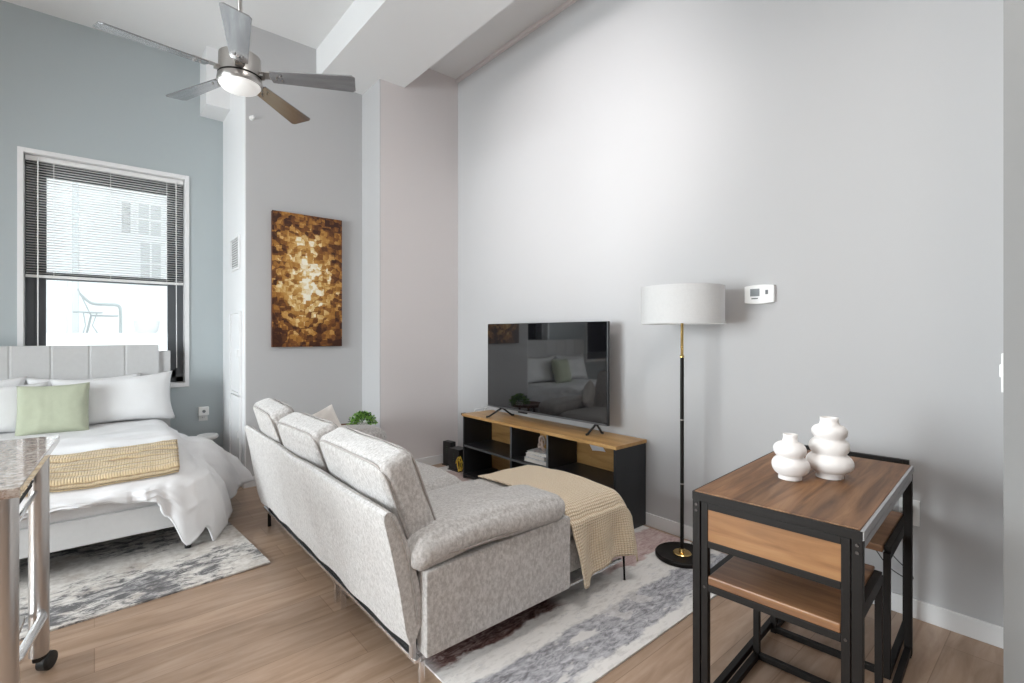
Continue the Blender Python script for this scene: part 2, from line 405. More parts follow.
def pillow(w, h, d, seed=0, mtx=None, n=26, wr=.012, pinch=.10, sag=0):
    """knife edge pillow, standing in the xz plane, bottom at z 0, depth along y"""
    bm = bmesh.new(); sides = []
    for sgn in (1, -1):
        g = []
        for i in range(n + 1):
            row = []
            for j in range(n + 1):
                u = i / n * 2 - 1; v = j / n * 2 - 1
                e = (max(0, 1 - u ** 4)) ** .55 * (max(0, 1 - v ** 4)) ** .55
                x = u * w / 2 * (1 - pinch * (1 - v * v) * .0 - pinch * (1 - abs(v) ** 2) * abs(u) ** 3 * .5)
                z = v * h / 2 * (1 - pinch * (1 - abs(u) ** 2) * abs(v) ** 3)
                y = sgn * d / 2 * e
                p = V((x, y, z)); wv = (nz(p, 6, seed) * .7 + nz(p, 14, seed + 3) * .4 + .5 * nz((p.x * 3, 0, p.z), 9, seed + 9)) * wr
                p.y += sgn * wv * min(1, e * 1.6)
                p.z += h / 2 - sag * (1 - u * u) * (v > 0) * v
                if i in (0, n) or j in (0, n):
                    if sgn == -1: row.append(sides[0][i][j]); continue
                row.append(bm.verts.new(p))
            g.append(row)
        sides.append(g)
        for i in range(n):
            for j in range(n):
                q = (g[i][j], g[i + 1][j], g[i + 1][j + 1], g[i][j + 1])
                try: bm.faces.new(q if sgn < 0 else q[::-1])
                except ValueError: pass
    if mtx is not None: bmesh.ops.transform(bm, matrix=mtx, verts=bm.verts)
    return bm
def frame_mtx(loc, rx=0, ry=0, rz=0):
    return Matrix.Translation(V(loc)) @ Matrix.Rotation(rz, 4, 'Z') @ Matrix.Rotation(ry, 4, 'Y') @ Matrix.Rotation(rx, 4, 'X')
def prism(bm, poly, axis, a, b):
    """extrude 2-D poly along axis from a to b"""
    def P(p, t): return {'X': (t, p[0], p[1]), 'Y': (p[0], t, p[1]), 'Z': (p[0], p[1], t)}[axis]
    A = [bm.verts.new(P(p, a)) for p in poly]; C = [bm.verts.new(P(p, b)) for p in poly]; n = len(poly)
    bm.faces.new(A); bm.faces.new(C[::-1])
    for k in range(n): bm.faces.new((A[k], C[k], C[(k + 1) % n], A[(k + 1) % n]))
    return bm

# ------------------------------------------------------------------ room
XW, YW, ZC = 2.865, 5.54, 3.93
XL, YB = -3.3, -3.0
struct('floor', B((XL - .2, YB - .2, -.1, XW + .2, YW + .25, 0)), M['floor'], origin=(0, 0, 0))
struct('ceiling', B((XL - .2, YB - .2, ZC, XW + .2, YW + .25, ZC + .1)), M['ceiling'])
# right wall and the column and painting walls on the far side
struct('wall_right', B((XW, YB - .2, 0, XW + .2, 4.216, ZC)), M['wall'])
struct('wall_column_side', B((2.0, 4.2165, 0, 2.006, 4.61, ZC)), M['wall'])
struct('wall_column', B((2.006, 4.216, 0, XW + .2, YW + .25, ZC)), M['wall_lit'])
struct('wall_closet', B((.968, 4.611, 0, .976, YW, ZC)), M['trim'])
struct('wall_painting', B((.976, 4.61, 0, 2.0, YW + .25, ZC)), M['wall'])
# window wall with the seen opening and an added unseen one
WX0, WX1, WZ0, WZ1 = -.463, .683, .81, 2.795
def wall_with_holes():
    bm = bmesh.new(); y0, y1 = YW, YW + .25
    xs = [(XL - .2, -2.75), (-2.75, -1.45), (-1.45, WX0), (WX0, WX1), (WX1, .968)]
    for i, (a, b) in enumerate(xs):
        if i in (1, 3): box(bm, a, y0, 0, b, y1, WZ0); box(bm, a, y0, WZ1, b, y1, ZC)
        else: box(bm, a, y0, 0, b, y1, ZC)
    return bm
struct('wall_window', wall_with_holes(), M['wall_shaded'])
struct('wall_left', B((XL - .2, YB - .2, 0, XL, 1.2, ZC), (XL - .2, 3.8, 0, XL, YW, ZC), (XL - .2, 1.2, 0, XL, 3.8, .1), (XL - .2, 1.2, 2.5, XL, 3.8, ZC)), M['wall'])
struct('wall_back', B((XL, YB - .2, 0, XW, YB, ZC)), M['wall'])
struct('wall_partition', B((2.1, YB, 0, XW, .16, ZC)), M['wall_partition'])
struct('beam_ceiling', B((1.56, YB, 3.65, 2.25, 4.61, ZC)), M['ceiling'])
struct('ceiling_edge_strip', B((2.835, .16, 3.90, XW, 4.216, ZC)), M['wall_lit'])  # thin strip along the ceiling edge of the right wall
struct('trim_box_duct', B((.775, 5.2, 3.40, .968, YW, ZC)), M['trim'])
bh, bt = .085, .014
struct('baseboard_right', B((XW - bt, .16, 0, XW, 4.216, bh)), M['trim'], bevel=.003)
struct('baseboard_column', B((2.0 - bt, 4.216 - bt, 0, XW - bt, 4.216, bh), (2.0 - bt, 4.216, 0, 2.0, 4.61, bh)), M['trim'])
struct('baseboard_painting', B((.968 - bt, 4.61 - bt, 0, 2.0 - bt, 4.61, bh), (.968 - bt, 4.61, 0, .968, YW, bh)), M['trim'])
struct('baseboard_window', B((XL, YW - bt, 0, .954, YW, bh)), M['trim'])

def window(n, x0, x1, glass_y=YW + .17):
    # white reveal and face trim
    w = struct('window_%d' % n, B((x0 - .006, YW - .012, WZ0 - .01, x0 + .030, YW + .2, WZ1 + .006), (x1 - .030, YW - .012, WZ0 - .01, x1 + .004, YW + .2, WZ1 + .006),
               (x0 + .030, YW - .012, WZ1 - .030, x1 - .030, YW + .2, WZ1 + .006), (x0 + .030, YW - .02, WZ0 - .01, x1 - .030, YW + .2, WZ0 + .030)), M['trim'], bevel=.003)
    y0, y1 = YW + .12, YW + .2; a, b, c, d = x0 + .030, x1 - .030, WZ0 + .030, WZ1 - .030
    fr = obj('window_frame', B((a, y0, c, a + .06, y1, d), (b - .06, y0, c, b, y1, d), (a, y0, d - .07, b, y1, d), (a, y0, c, b, y1, c + .05)), M['dark_frame'], w, bevel=.003)
    zm = 1.79
    obj('upper_sash', B((a + .06, y0 + .03, zm - .03, a + .125, y1 - .005, d - .07), (b - .125, y0 + .03, zm - .03, b - .06, y1 - .005, d - .07),
        (a + .06, y0 + .03, d - .14, b - .06, y1 - .005, d - .07), (a + .06, y0 + .03, zm - .03, b - .06, y1 - .005, zm + .03)), M['dark_frame'], w, bevel=.002)
    obj('lower_sash', B((a + .06, y0 - .01, c + .05, a + .125, y0 + .028, zm + .03), (b - .125, y0 - .01, c + .05, b - .06, y0 + .028, zm + .03),
        (a + .06, y0 - .01, zm - .025, b - .06, y0 + .028, zm + .03), (a + .06, y0 - .01, c + .05, b - .06, y0 + .028, c + .12)), M['dark_frame'], w, bevel=.002)
    obj('glass_pane', B((a + .12, y0 + .05, zm, b - .12, y0 + .056, d - .12)), M['glass'], w)
    obj('glass_pane', B((a + .12, y0 + .007, c + .1, b - .12, y0 + .013, zm)), M['glass'], w)
    return w
window(1, WX0, WX1); window(2, -2.75, -1.45)  # second window is unseen, added to let in fill light
w3 = struct('window_3', B((XL - .2, 1.2, .1, XL + .012, 1.26, 2.5), (XL - .2, 3.74, .1, XL + .012, 3.8, 2.5), (XL - .2, 1.26, 2.44, XL + .012, 3.74, 2.5), (XL - .2, 1.26, .1, XL + .012, 3.74, .16)), M['trim'])  # unseen window added in the left wall for fill light
obj('window_frame', B((XL - .14, 2.47, .16, XL - .08, 2.53, 2.44)), M['dark_frame'], w3)
obj('glass_pane', B((XL - .115, 1.26, .16, XL - .11, 3.74, 2.44)), M['glass'], w3)

def blind():
    t = thing('window_blind', 'white horizontal mini blind drawn halfway down inside the window above the bed', 'blind', ((WX0 + WX1) / 2, YW + .07, WZ1 - .02))
    a, b = WX0 + .036, WX1 - .036; yc = YW + .065
    obj('head_rail', B((a, yc - .022, 2.722, b, yc + .022, 2.762)), M['white_plastic'], t, bevel=.003)
    bm = bmesh.new(); z = 2.708; k = 0
    while z > 1.80:
        mtx = frame_mtx(((a + b) / 2, yc, z), rx=math.radians(-6))
        w = (b - a) / 2 - .004
        for y0, y1, zz0, zz1 in ((-.0125, 0, -.001, .0018), (0, .0125, .0018, -.001)):
            vs = [bm.verts.new(mtx @ V(p)) for p in ((-w, y0, zz0), (w, y0, zz0), (w, y1, zz1), (-w, y1, zz1))]
            bm.faces.new(vs)
            vs2 = [bm.verts.new(mtx @ (V(p) - V((0, 0, .0012)))) for p in ((-w, y0, zz0), (w, y0, zz0), (w, y1, zz1), (-w, y1, zz1))]
            bm.faces.new(vs2[::-1])
        z -= .0215
    obj('slat_panel', bm, M['white_plastic'], t)
    obj('bottom_rail', B((a, yc - .014, 1.765, b, yc + .014, 1.788)), M['white_plastic'], t, bevel=.004)
    for x in (a + .17, (a + b) / 2, b - .13):
        obj('ladder_cord', B((x - .002, yc - .0165, 1.78, x + .002, yc - .0145, 2.745)), M['white_plastic'], t)
    obj('pull_cord', T([(a + .075, yc - .03, 2.75), (a + .075, yc - .032, 1.9), (a + .075, yc - .03, 1.15)], .005, 6), M['white_plastic'], t)
    obj('tilt_wand', T([(b - .06, yc - .03, 2.75), (b - .058, yc - .034, 1.72), (b - .055, yc - .03, .98)], .004, 6), M['white_plastic'], t)
blind()

# closet access panels and return grille on the narrow hall wall
def access_panel(y0, y1, z0, z1, label):
    t = thing('access_panel', label, 'access panel', (.968, (y0 + y1) / 2, z0), group=None)
    x = .966
    obj('door', B((x - .012, y0 + .02, z0 + .02, x, y1 - .02, z1 - .02)), M['trim'], t, bevel=.003)
    obj('frame', B((x - .02, y0, z0, x, y0 + .018, z1), (x - .02, y1 - .018, z0, x, y1, z1), (x - .02, y0 + .018, z1 - .018, x, y1 - .018, z1), (x - .02, y0 + .018, z0, x, y1 - .018, z0 + .018)), M['trim'], t)
    obj('handle', B((x - .03, y0 + .03, (z0 + z1) / 2 - .03, x - .012, y0 + .045, (z0 + z1) / 2 + .03)), M['trim'], t, bevel=.003)
access_panel(4.72, 5.12, .77, 1.50, 'white upper closet panel in the narrow wall beside the window wall')
access_panel(4.72, 5.12, .10, .755, 'white lower closet panel reaching down to the baseboard on the narrow wall')
t = thing('wall_vent', 'small white louvred air grille above the closet panels', 'vent', (.968, 4.95, 1.87))
obj('frame', B((.952, 4.78, 1.87, .966, 4.80, 2.17), (.952, 5.10, 1.87, .966, 5.12, 2.17), (.952, 4.80, 2.15, .966, 5.10, 2.17), (.952, 4.80, 1.87, .966, 5.10, 1.89)), M['trim'], t)
obj('backing', B((.963, 4.80, 1.89, .966, 5.10, 2.15)), mat('grey_vent_shadow', (.3, .3, .3), .8), t)
bm = bmesh.new()
for k in range(12): box(bm, -.004, -.15, -.0012, .004, .15, .0012, frame_mtx((.958, 4.95, 1.902 + k * .0215), ry=.7))
obj('louver_panel', bm, M['trim'], t)

def outlet(name, loc, face, label, cat, w=.075, h=.118):
    """face: 'X' faces -x, 'Y' faces -y"""
    x, y, z = loc; t = thing(name, label, cat, loc)
    def bx(a0, c0, a1, c1, d0, d1):
        if face == 'X': return (x - d1, y + a0, z + c0, x - d0, y + a1, z + c1)
        return (x + a0, y - d1, z + c0, x + a1, y - d0, z + c1)
    obj('cover_plate', B(bx(-w / 2, -h / 2, w / 2, h / 2, .001, .007)), M['white_plastic'], t, bevel=.002)
    for s in (-1, 1): obj('socket', B(bx(-.017, s * .026 - .017, .017, s * .026 + .017, .007, .0095)), M['white_plastic'], t, bevel=.002)
    for s in (-1, 1):
        for q in (-1, 1): obj('slot', B(bx(q * .007 - .0012, s * .026 - .003, q * .007 + .0012, s * .026 + .008, .0095, .0102)), M['black_plastic'], t)
    return t
outlet('wall_outlet', (2.864, .525, .48), 'X', 'white electrical outlet on the right wall behind the walnut table', 'outlet')
o2 = outlet('wall_outlet', (.80, 5.539, .52), 'Y', 'white electrical outlet beside the bed under the window', 'outlet')
t = thing('night_light', 'small square white plug-in device in the outlet beside the bed', 'plug-in', (.80, 5.53, .55))
obj('housing', B((.757, 5.49, .515, .843, 5.529, .60)), M['white_plastic'], t, bevel=.008)
obj('sensor', L([(0, 0), (.014, 0), (.014, .01), (0, .012)], (0, 0, 0), 20), M['lcd'], t, local=True).matrix_local = Matrix.Translation((0, -.04, .008)) @ Matrix.Rotation(PI / 2, 4, 'X')
# light switch on the partition, seen edge-on
t = thing('light_switch', 'white light switch on the partition edge at the right of the room', 'light switch', (2.16, .161, 1.18))
obj('switch_plate', B((2.125, .161, 1.12, 2.20, .167, 1.24)), M['white_plastic'], t, bevel=.002)
obj('rocker', B((2.148, .167, 1.165, 2.176, .173, 1.205)), M['white_plastic'], t, bevel=.002)
# thermostat
ty, tz = .987, 1.535
# ------------------------------------------------------------------ thermostat
dirx = lambda px: ((px - 512) / 489)
def on_wall(px, py, X=XW):
    r = dirx(px); dx = .6494 + .7604 * r; dy = .7604 - .6494 * r; tt = X / dx
    return V((X, dy * tt, 1.3 + (334 - py) / 489 * tt))
a = on_wall(746.5, 294); b = on_wall(776, 294)
ty = (a.y + b.y) / 2; tw = abs(a.y - b.y); tz = 1.525
t = thing('thermostat', 'white wall thermostat with a grey display right of the floor lamp', 'thermostat', (XW, ty, tz - .05))
bm = bmesh.new(); w = tw / 2; prof = []
for k in range(25):
    s = k / 24 * 2 - 1; prof.append((ty + s * w, tz - .048 - .008 * (1 - s * s)))
for k in range(25):
    s = 1 - k / 24 * 2; prof.append((ty + s * w, tz + .046 + .006 * (1 - s * s)))
prism(bm, prof, 'X', XW - .028, XW - .001)
obj('housing', bm, M['white_plastic'], t, bevel=.004)
obj('display', B((XW - .0295, ty - .004, tz - .012, XW - .0275, ty + w * .58, tz + .03)), M['lcd'], t)
obj('button', B((XW - .031, ty - w * .62, tz - .004, XW - .0275, ty - w * .45, tz + .02)), M['charcoal_edge'], t)
obj('label_strip', B((XW - .029, ty + .005, tz - .028, XW - .0275, ty + w * .5, tz - .022)), M['charcoal_edge'], t)
t = thing('sprinkler_head', 'tiny white sprinkler head high on the wall above the painting', 'sprinkler', (1.02, 4.61, 3.14))
obj('escutcheon', L([(0, 0), (.022, 0), (.02, .006), (0, .008)], (0, 0, 0), 20), M['white_plastic'], t, local=True, smooth=True).matrix_local = Matrix.Rotation(PI / 2, 4, 'X')
obj('deflector', L([(0, .03), (.006, .03), (.006, .008), (.012, .035), (0, .036)], (0, 0, 0), 16), M['chrome'], t, local=True).matrix_local = Matrix.Rotation(PI / 2, 4, 'X')

# ------------------------------------------------------------------ painting
pc = V((1.477, 4.575, 1.78))
t = thing('abstract_painting', 'tall abstract painting of gold, brown and cream blocks on the far wall', 'painting', pc)
obj('canvas', B((-.307, -.008, -.595, .307, 0, .595)), M['painting'], t, local=True, bevel=.002)
obj('stretcher', B((-.305, 0, -.593, .305, .033, .593)), M['dark_wood'], t, local=True)

# ------------------------------------------------------------------ ceiling fan
fz = 2.80; FX, FY = .64, 3.17
t = thing('ceiling_fan', 'five-blade ceiling fan with nickel motor hanging over the room', 'ceiling fan', (FX, FY, ZC))
obj('canopy', L([(0, 0), (.07, 0), (.065, -.04), (.03, -.07), (0, -.07)], (FX, FY, ZC), 32), M['brushed'], t, smooth=True)
obj('downrod', T([(FX, FY, ZC - .06), (FX, FY, fz + .14)], .0125, 14), M['brushed'], t, smooth=True)
obj('motor_housing', L([(0, .145), (.03, .145), (.035, .12), (.095, .108), (.108, .10), (.11, .02), (.112, .012), (.112, -.012), (.106, -.014), (.106, -.022), (.115, -.024), (.118, -.05), (.112, -.062), (0, -.062)], (FX, FY, fz), 56), M['brushed'], t, auto=True)
obj('groove_ring', L([(.107, -.013), (.1135, -.013), (.1135, -.023), (.107, -.023)], (FX, FY, fz), 56), M['black_metal'], t)
obj('light_lens', L([(.108, -.06), (.108, -.066), (.095, -.084), (.06, -.098), (0, -.104)], (FX, FY, fz), 48), M['lens'], t, smooth=True)
def blade_bm():
    bm = bmesh.new(); pts = [(.17, -.045), (.16, 0), (.17, .045), (.618, .068), (.635, .056), (.645, -.050), (.628, -.068)]
    prism(bm, pts, 'Z', -.0035, .0035); return bm
def iron_bm():
    bm = bmesh.new(); prism(bm, [(.09, -.022), (.09, .022), (.13, .028), (.235, .034), (.25, .02), (.25, -.02), (.235, -.034), (.13, -.028)], 'Z', .004, .010)
    box(bm, .085, -.02, -.012, .13, .02, .012)
    for q in ((.2, 0), (.225, .018), (.225, -.018)): lathe(bm, [(0, -.010), (.006, -.010), (.006, -.0035), (0, -.0035)], (q[0], q[1], 0), 10)
    return bm
blades = []
for k, ang in enumerate((-30.5, 41.5, 113, 185.5, 257)):
    pm = Matrix.Translation((0, 0, fz - ZC)) @ Matrix.Rotation(math.radians(ang), 4, 'Z') @ Matrix.Rotation(math.radians(-13), 4, 'X')
    if k == 0:
        bl = obj('blade', blade_bm(), M['blade'], t, local=True, bevel=.001); ir = obj('blade_iron', iron_bm(), M['brushed'], bl, local=True)
    else:
        bl = blades[0][0].copy(); ir = blades[0][1].copy(); col.objects.link(bl); col.objects.link(ir); bl.parent = t; ir.parent = bl
    bl.matrix_local = pm; blades.append((bl, ir))

# ------------------------------------------------------------------ TV stand
SX0, SX1, SY0, SY1, SH = 2.52, 2.848, 1.935, 3.63, .585
rugz = .009
t = thing('tv_stand', 'long charcoal tv stand with a honey oak top against the right wall', 'tv stand', ((SX0 + SX1) / 2, (SY0 + SY1) / 2, rugz))
obj('top', B((SX0 - .008, SY0 - .008, SH - .022, SX1, SY1 + .008, SH)), M['oak_top'], t, bevel=.002)
tk = .018; zt = SH - .022
ys = {'a': SY0, 'b': 2.556, 'c': 2.967, 'd': SY1}
for nm, y in (('side_panel', SY0), ('side_panel', SY1 - tk)):
    obj(nm, B((SX0, y, rugz, SX1, y + tk, zt)), M['charcoal'], t, bevel=.001)
for y in (2.556, 2.967): obj('divider', B((SX0 + .004, y - tk / 2, rugz + .04, SX1 - .012, y + tk / 2, zt)), M['charcoal'], t)
for y0, y1 in ((SY0 + tk, 2.556 - tk / 2), (2.556 + tk / 2, 2.967 - tk / 2), (2.967 + tk / 2, SY1 - tk)):
    obj('shelf', B((SX0 + .004, y0, .292, SX1 - .012, y1, .310)), M['charcoal'], t)
    obj('bottom_board', B((SX0 + .004, y0, rugz + .02, SX1 - .012, y1, rugz + .04)), M['charcoal'], t)
    obj('edge_band', B((SX0 + .001, y0, .292, SX0 + .0038, y1, .310)), M['charcoal_edge'], t)
for y in (2.547, 2.958): obj('edge_band', B((SX0 + .001, y, rugz + .04, SX0 + .0038, y + .018, zt)), M['charcoal_edge'], t)
obj('back_panel', B((SX1 - .012, SY0 + tk, rugz + .04, SX1 - .006, SY1 - tk, zt)), M['oak_top'], t)
# paper slip taped in the right bay
bm = grid(lambda u, v: (SX0 + .02 + .06 * v + .01 * math.sin(u * 3), 2.06 + u * .115 + v * .02, zt - .001 - v * .05 - .012 * u * v), 6, 6, .0006)
tag(obj('paper_slip', bm, M['paper'], None), 'white paper slip hanging under the tv stand top', 'paper')
# ------------------------------------------------------------------ television
TX = 2.68; TY0, TY1, TZ0, TZ1 = 2.145, 3.452, .66, 1.389
t = thing('television', 'large black flat-screen television standing on the tv stand', 'television', (TX, (TY0 + TY1) / 2, SH))
obj('housing', B((TX + .004, TY0, TZ0, TX + .03, TY1, TZ1), (TX + .03, TY0 + .25, TZ0 + .02, TX + .06, TY1 - .25, TZ0 + .38)), M['black_plastic'], t, bevel=.003)
obj('screen', B((TX, TY0 + .004, TZ0 + .014, TX + .004, TY1 - .004, TZ1 - .004)), M['screen'], t)
obj('bottom_trim', B((TX - .002, TY0 + .002, TZ0, TX + .004, TY1 - .002, TZ0 + .012)), mat('grey_tv_trim', (.2, .2, .21), .3, metal=.8), t, bevel=.001)
obj('sensor_box', B((TX - .002, 2.95, TZ0 - .012, TX + .01, 3.05, TZ0)), M['black_plastic'], t)
for y, q in ((3.27, 1), (2.25, .55)):
    bm = tube(bmesh.new(), [(TX + .012, y, TZ0 + .03), (TX + .008, y, TZ0), (TX - .10 * q, y + .04 * q, SH + .01), (TX - .125 * q, y + .045 * q, SH + .0086)], .0085, 8)
    tube(bm, [(TX + .012, y, TZ0 + .03), (TX + .018, y, TZ0), (TX + .10 * q, y - .03 * q, SH + .01), (TX + .12 * q, y - .035 * q, SH + .0086)], .0085, 8)
    obj('leg', bm, M['black_plastic'], t, smooth=True)
t.rotation_euler.z = math.radians(1.6)
# books and knot ornament in the middle bay
bz = .310; cols = []
for k, (dx, dy, hh, w, d, rz, lab) in enumerate(((0, 0, .030, .175, .24, .05, 'lowest book of the pale stack in the tv stand'), (.004, .004, .028, .165, .225, -.06, 'pale grey book in the middle of the tv stand stack'), (.0, .0, .022, .150, .20, .10, 'topmost pale book under the knot ornament'))):
    cx, cy = 2.535 + .115 + dx, 2.735 + dy
    b_ = thing('book', lab, 'book', (cx, cy, bz), rz, group='books stacked in the tv stand')
    obj('pages', B((-w / 2 + .003, -d / 2 + .004, .0025, w / 2 - .006, d / 2 - .004, hh - .0025)), M['pages'], b_, local=True)
    obj('cover', B((-w / 2, -d / 2, 0, w / 2, d / 2, .0024), (-w / 2, -d / 2, hh - .0024, w / 2, d / 2, hh), (w / 2 - .004, -d / 2, .0024, w / 2, d / 2, hh - .0024)), M['book'], b_, local=True)
    bz += hh + .0005
pts = []
for k in range(72):
    q = 2 * PI * k / 72
    pts.append((2.64 + .014 * math.sin(3 * q), 2.735 + (.028 + .012 * math.cos(3 * q)) * math.cos(2 * q) * .72, bz + .062 + (.028 + .014 * math.cos(3 * q)) * math.sin(2 * q) * 1.35))
zmin = min(p[2] for p in pts); pts = [(x, y, z - zmin + bz + .009) for x, y, z in pts]
tag(obj('knot_ornament', T(pts, .0085, 10, True), M['knot'], None, smooth=True), 'small rose beige knot ornament on the stack of books', 'ornament')

# router boxes and cables in the corner
def box_device(name, x0, y0, x1, y1, h, label, cat, rz):
    t = thing(name, label, cat, ((x0 + x1) / 2, (y0 + y1) / 2, rugz if y0 < 4 else 0), rz); w, d = (x1 - x0) / 2, (y1 - y0) / 2
    obj('housing', B((-w, -d, .008, w, d, h)), M['black_plastic'], t, local=True, bevel=.006)
    obj('base', B((-w - .008, -d - .006, 0, w + .008, d + .006, .008)), M['black_plastic'], t, local=True)
    bm = bmesh.new()
    for k in range(4): lathe(bm, [(0, 0), (.002, 0), (.002, .001), (0, .001)], (0, 0, 0), 8) if False else box(bm, -w - .001, -.002, h - .05 - k * .02, -w, .002, h - .046 - k * .02)
    obj('indicator', bm, mat('green_led_' + name, (.1, .3, .12), .4), t, local=True); return t
box_device('cable_modem', 2.65, 4.04, 2.715, 4.16, .235, 'tall black modem box nearest the corner behind the tv stand', 'modem', .15)
box_device('wifi_router', 2.58, 3.80, 2.70, 3.95, .205, 'wider black router box beside the left end of the tv stand', 'router', .1)
pts = []
for k in range(70):
    q = 2 * PI * k / 22; r = .062 + .006 * math.sin(k * 1.3)
    pts.append((2.56 + .005 * math.sin(k * .7) + .0005 * k, 3.765 + r * math.cos(q) * .55, .085 + rugz + r * math.sin(q)))
tag(obj('coiled_cable', T(pts, .0045, 8), M['yellow_cable'], None, smooth=True), 'yellow cable coiled against the black router', 'cable')
t = thing('power_cord', 'white cord running down the wall behind the tv stand end', 'cord', (2.84, 3.75, 0))
obj('cable', T([(2.845, 3.72, .60), (2.85, 3.76, .54), (2.852, 3.83, .45), (2.85, 3.80, .36), (2.852, 3.72, .30), (2.85, 3.70, .2), (2.84, 3.72, .1)], .004, 8), M['white_plastic'], t, smooth=True)
obj('cable', T([(2.845, 3.70, .60), (2.852, 3.90, .56), (2.852, 3.95, .48), (2.85, 3.90, .38), (2.852, 3.80, .30)], .0035, 8), M['white_plastic'], t, smooth=True)
t = thing('cable_clip', 'small black cable clip at the left end of the tv stand top', 'clip', (2.56, 3.655, .56))
obj('clip_body', B((2.53, 3.639, .563, 2.58, 3.68, .583)), M['black_plastic'], t, bevel=.006)
obj('clip_jaw', B((2.54, 3.64, .555, 2.57, 3.67, .5635)), M['black_plastic'], t, bevel=.003)

# ------------------------------------------------------------------ floor lamp
LX, LY = 2.59, 1.515
t = thing('floor_lamp', 'black and brass floor lamp with a white drum shade by the right wall', 'floor lamp', (LX, LY, rugz))
c = (LX, LY, rugz)
obj('base', L([(0, 0), (.145, 0), (.15, .006), (.15, .020), (.143, .027), (.135, .022), (.05, .020), (0, .022)], c, 64), M['black_metal'], t, auto=True)
obj('brass_collar', L([(0, .021), (.050, .021), (.052, .024), (.048, .028), (.018, .030), (.0125, .05), (0, .05)], c, 40), M['brass'], t, auto=True, label='round brass collar')
obj('lower_pole', L([(0, .05), (.0105, .05), (.0105, 1.155), (0, 1.155)], c, 20), M['black_metal'], t, auto=True)
obj('pole_joint', L([(.0107, .42), (.0118, .42), (.0118, .428), (.0107, .428)], c, 20), M['brushed'], t)
obj('pole_joint', L([(.0107, .79), (.0118, .79), (.0118, .798), (.0107, .798)], c, 20), M['brushed'], t)
obj('upper_pole', L([(0, 1.155), (.0125, 1.155), (.0125, 1.165), (.0085, 1.17), (.0085, 1.44), (0, 1.44)], c, 20), M['brass'], t, auto=True, label='brass upper pole')
sh = obj('lamp_shade', L([(.229, 1.349), (.229, 1.562), (.227, 1.562), (.227, 1.349), (.229, 1.349)], c, 72), M['shade'], t, smooth=False, auto=True)
bm = bmesh.new()
for k in range(3):
    q = 2 * PI * k / 3; tube(bm, [(LX, LY, 1.43), (LX + .228 * math.cos(q), LY + .228 * math.sin(q), 1.55)], .0018, 6)
obj('shade_carrier', bm, M['brass'], t)
obj('bulb', L([(0, 1.43), (.014, 1.43), (.014, 1.46), (.03, 1.50), (.026, 1.53), (0, 1.545)], c, 24), M['ceramic'], t, smooth=True)
obj('power_cable', T([(LX + .14, LY + .02, .014), (LX + .2, LY + .05, .02), (LX + .225, LY + .02, .012)], .003, 6), M['black_plastic'], t)

# ------------------------------------------------------------------ rugs
def rug(name, x, y, w, d, rz, m, label, curl=0):
    def f(u, v):
        px, py = u * w, v * d
        z = rugz + .0005 * nz((px, py, 0), 3)
        if curl: z += curl * max(0, u - .86) / .14 * max(0, 1 - v / .5) * .5
        ex = .004 * nz((px, py, 2), 4)
        return (px + (ex if v in (0, 1) else 0), py + (ex if u in (0, 1) else 0), z)
    bm = grid(f, 50, 60, -.008)
    o = obj(name, bm, m, None, local=True, origin=(0, 0, 0)); o.location = (x, y, 0); o.rotation_euler = (0, 0, rz)
    tag(o, label, 'rug'); return o
rug('area_rug', .985, 1.185, 1.83, 2.87, 0, M['rug_living'], 'large distressed white, grey and brown area rug under the sofa')
rug('bedroom_rug', -1.36, 2.855, 2.12, 1.7, math.radians(3.6), M['rug_bed'], 'distressed cream and grey rug under the foot of the bed', curl=.012)

# ------------------------------------------------------------------ sofa
S = thing('sectional_sofa', 'light grey chenille sofa with a chaise, seen from behind', 'sofa', (1.25, 2.6, 0))
y0, y1 = 1.57, 3.62
# leaning back panel with soft thickness
def back_panel():
    bm = bmesh.new(); n = 40; rows = []
    prof = [(.862, .168), (.844, .23), (.816, .38), (.785, .54), (.757, .650), (.757, .668), (.768, .679), (.786, .676), (.806, .660), (.848, .56), (.893, .40), (.914, .27), (.918, .235), (.900, .232), (.880, .19)]
    for i in range(n + 1):
        v = i / n; y = y0 + (y1 - y0) * v; ring = []
        for j, (x, z) in enumerate(prof):
            w = nz((x * 2, y * 1.0, z * 2), 3, 4) * .009 + nz((x * 2, y, z * 2), 9, 2) * .003
            zz = z + (.003 * math.sin(y * 4.2) + .012 * (y - 1.57) / 2 if z > .6 else 0) + (.006 * math.sin(y * 17) if j == 0 else 0)
            ring.append(bm.verts.new((x + w, y, zz)))
        rows.append(ring)
    m_ = len(prof)
    for i in range(n):
        for j in range(m_): bm.faces.new((rows[i][j], rows[i][(j + 1) % m_], rows[i + 1][(j + 1) % m_], rows[i + 1][j]))
    bm.faces.new(rows[0]); bm.faces.new(rows[-1][::-1]); return bm
bp = obj('back_panel', back_panel(), M['sofa'], S, auto=True)
seam = [(.810, .664), (.842, .60), (.872, .50), (.895, .38), (.912, .25)]
obj('seam', T([(x - .022, y0 - .003, z) for x, z in seam], .003, 6), M['sofa_piping'], bp)
# chrome base rail and dark underside
obj('base_rail', B((.875, y0 - .01, .112, .90, y1 + .01, .128), (.90, y0 + .0, .112, 2.10, y0 + .02, .124), (.90, y1 - .02, .112, 1.60, y1, .124)), M['chrome'], S, bevel=.003)
obj('underside', B((.90, 1.64, .125, 2.08, 2.30, .20), (.90, 2.30, .125, 1.58, 3.60, .20)), M['black_fabric'], S)
obj('seat_base', B((.92, 1.602, .148, 2.13, 2.305, .31)), M['sofa'], S, bevel=.02)
obj('seat_base', B((.92, 2.315, .165, 1.60, 3.60, .31)), M['sofa'], S, bevel=.02)
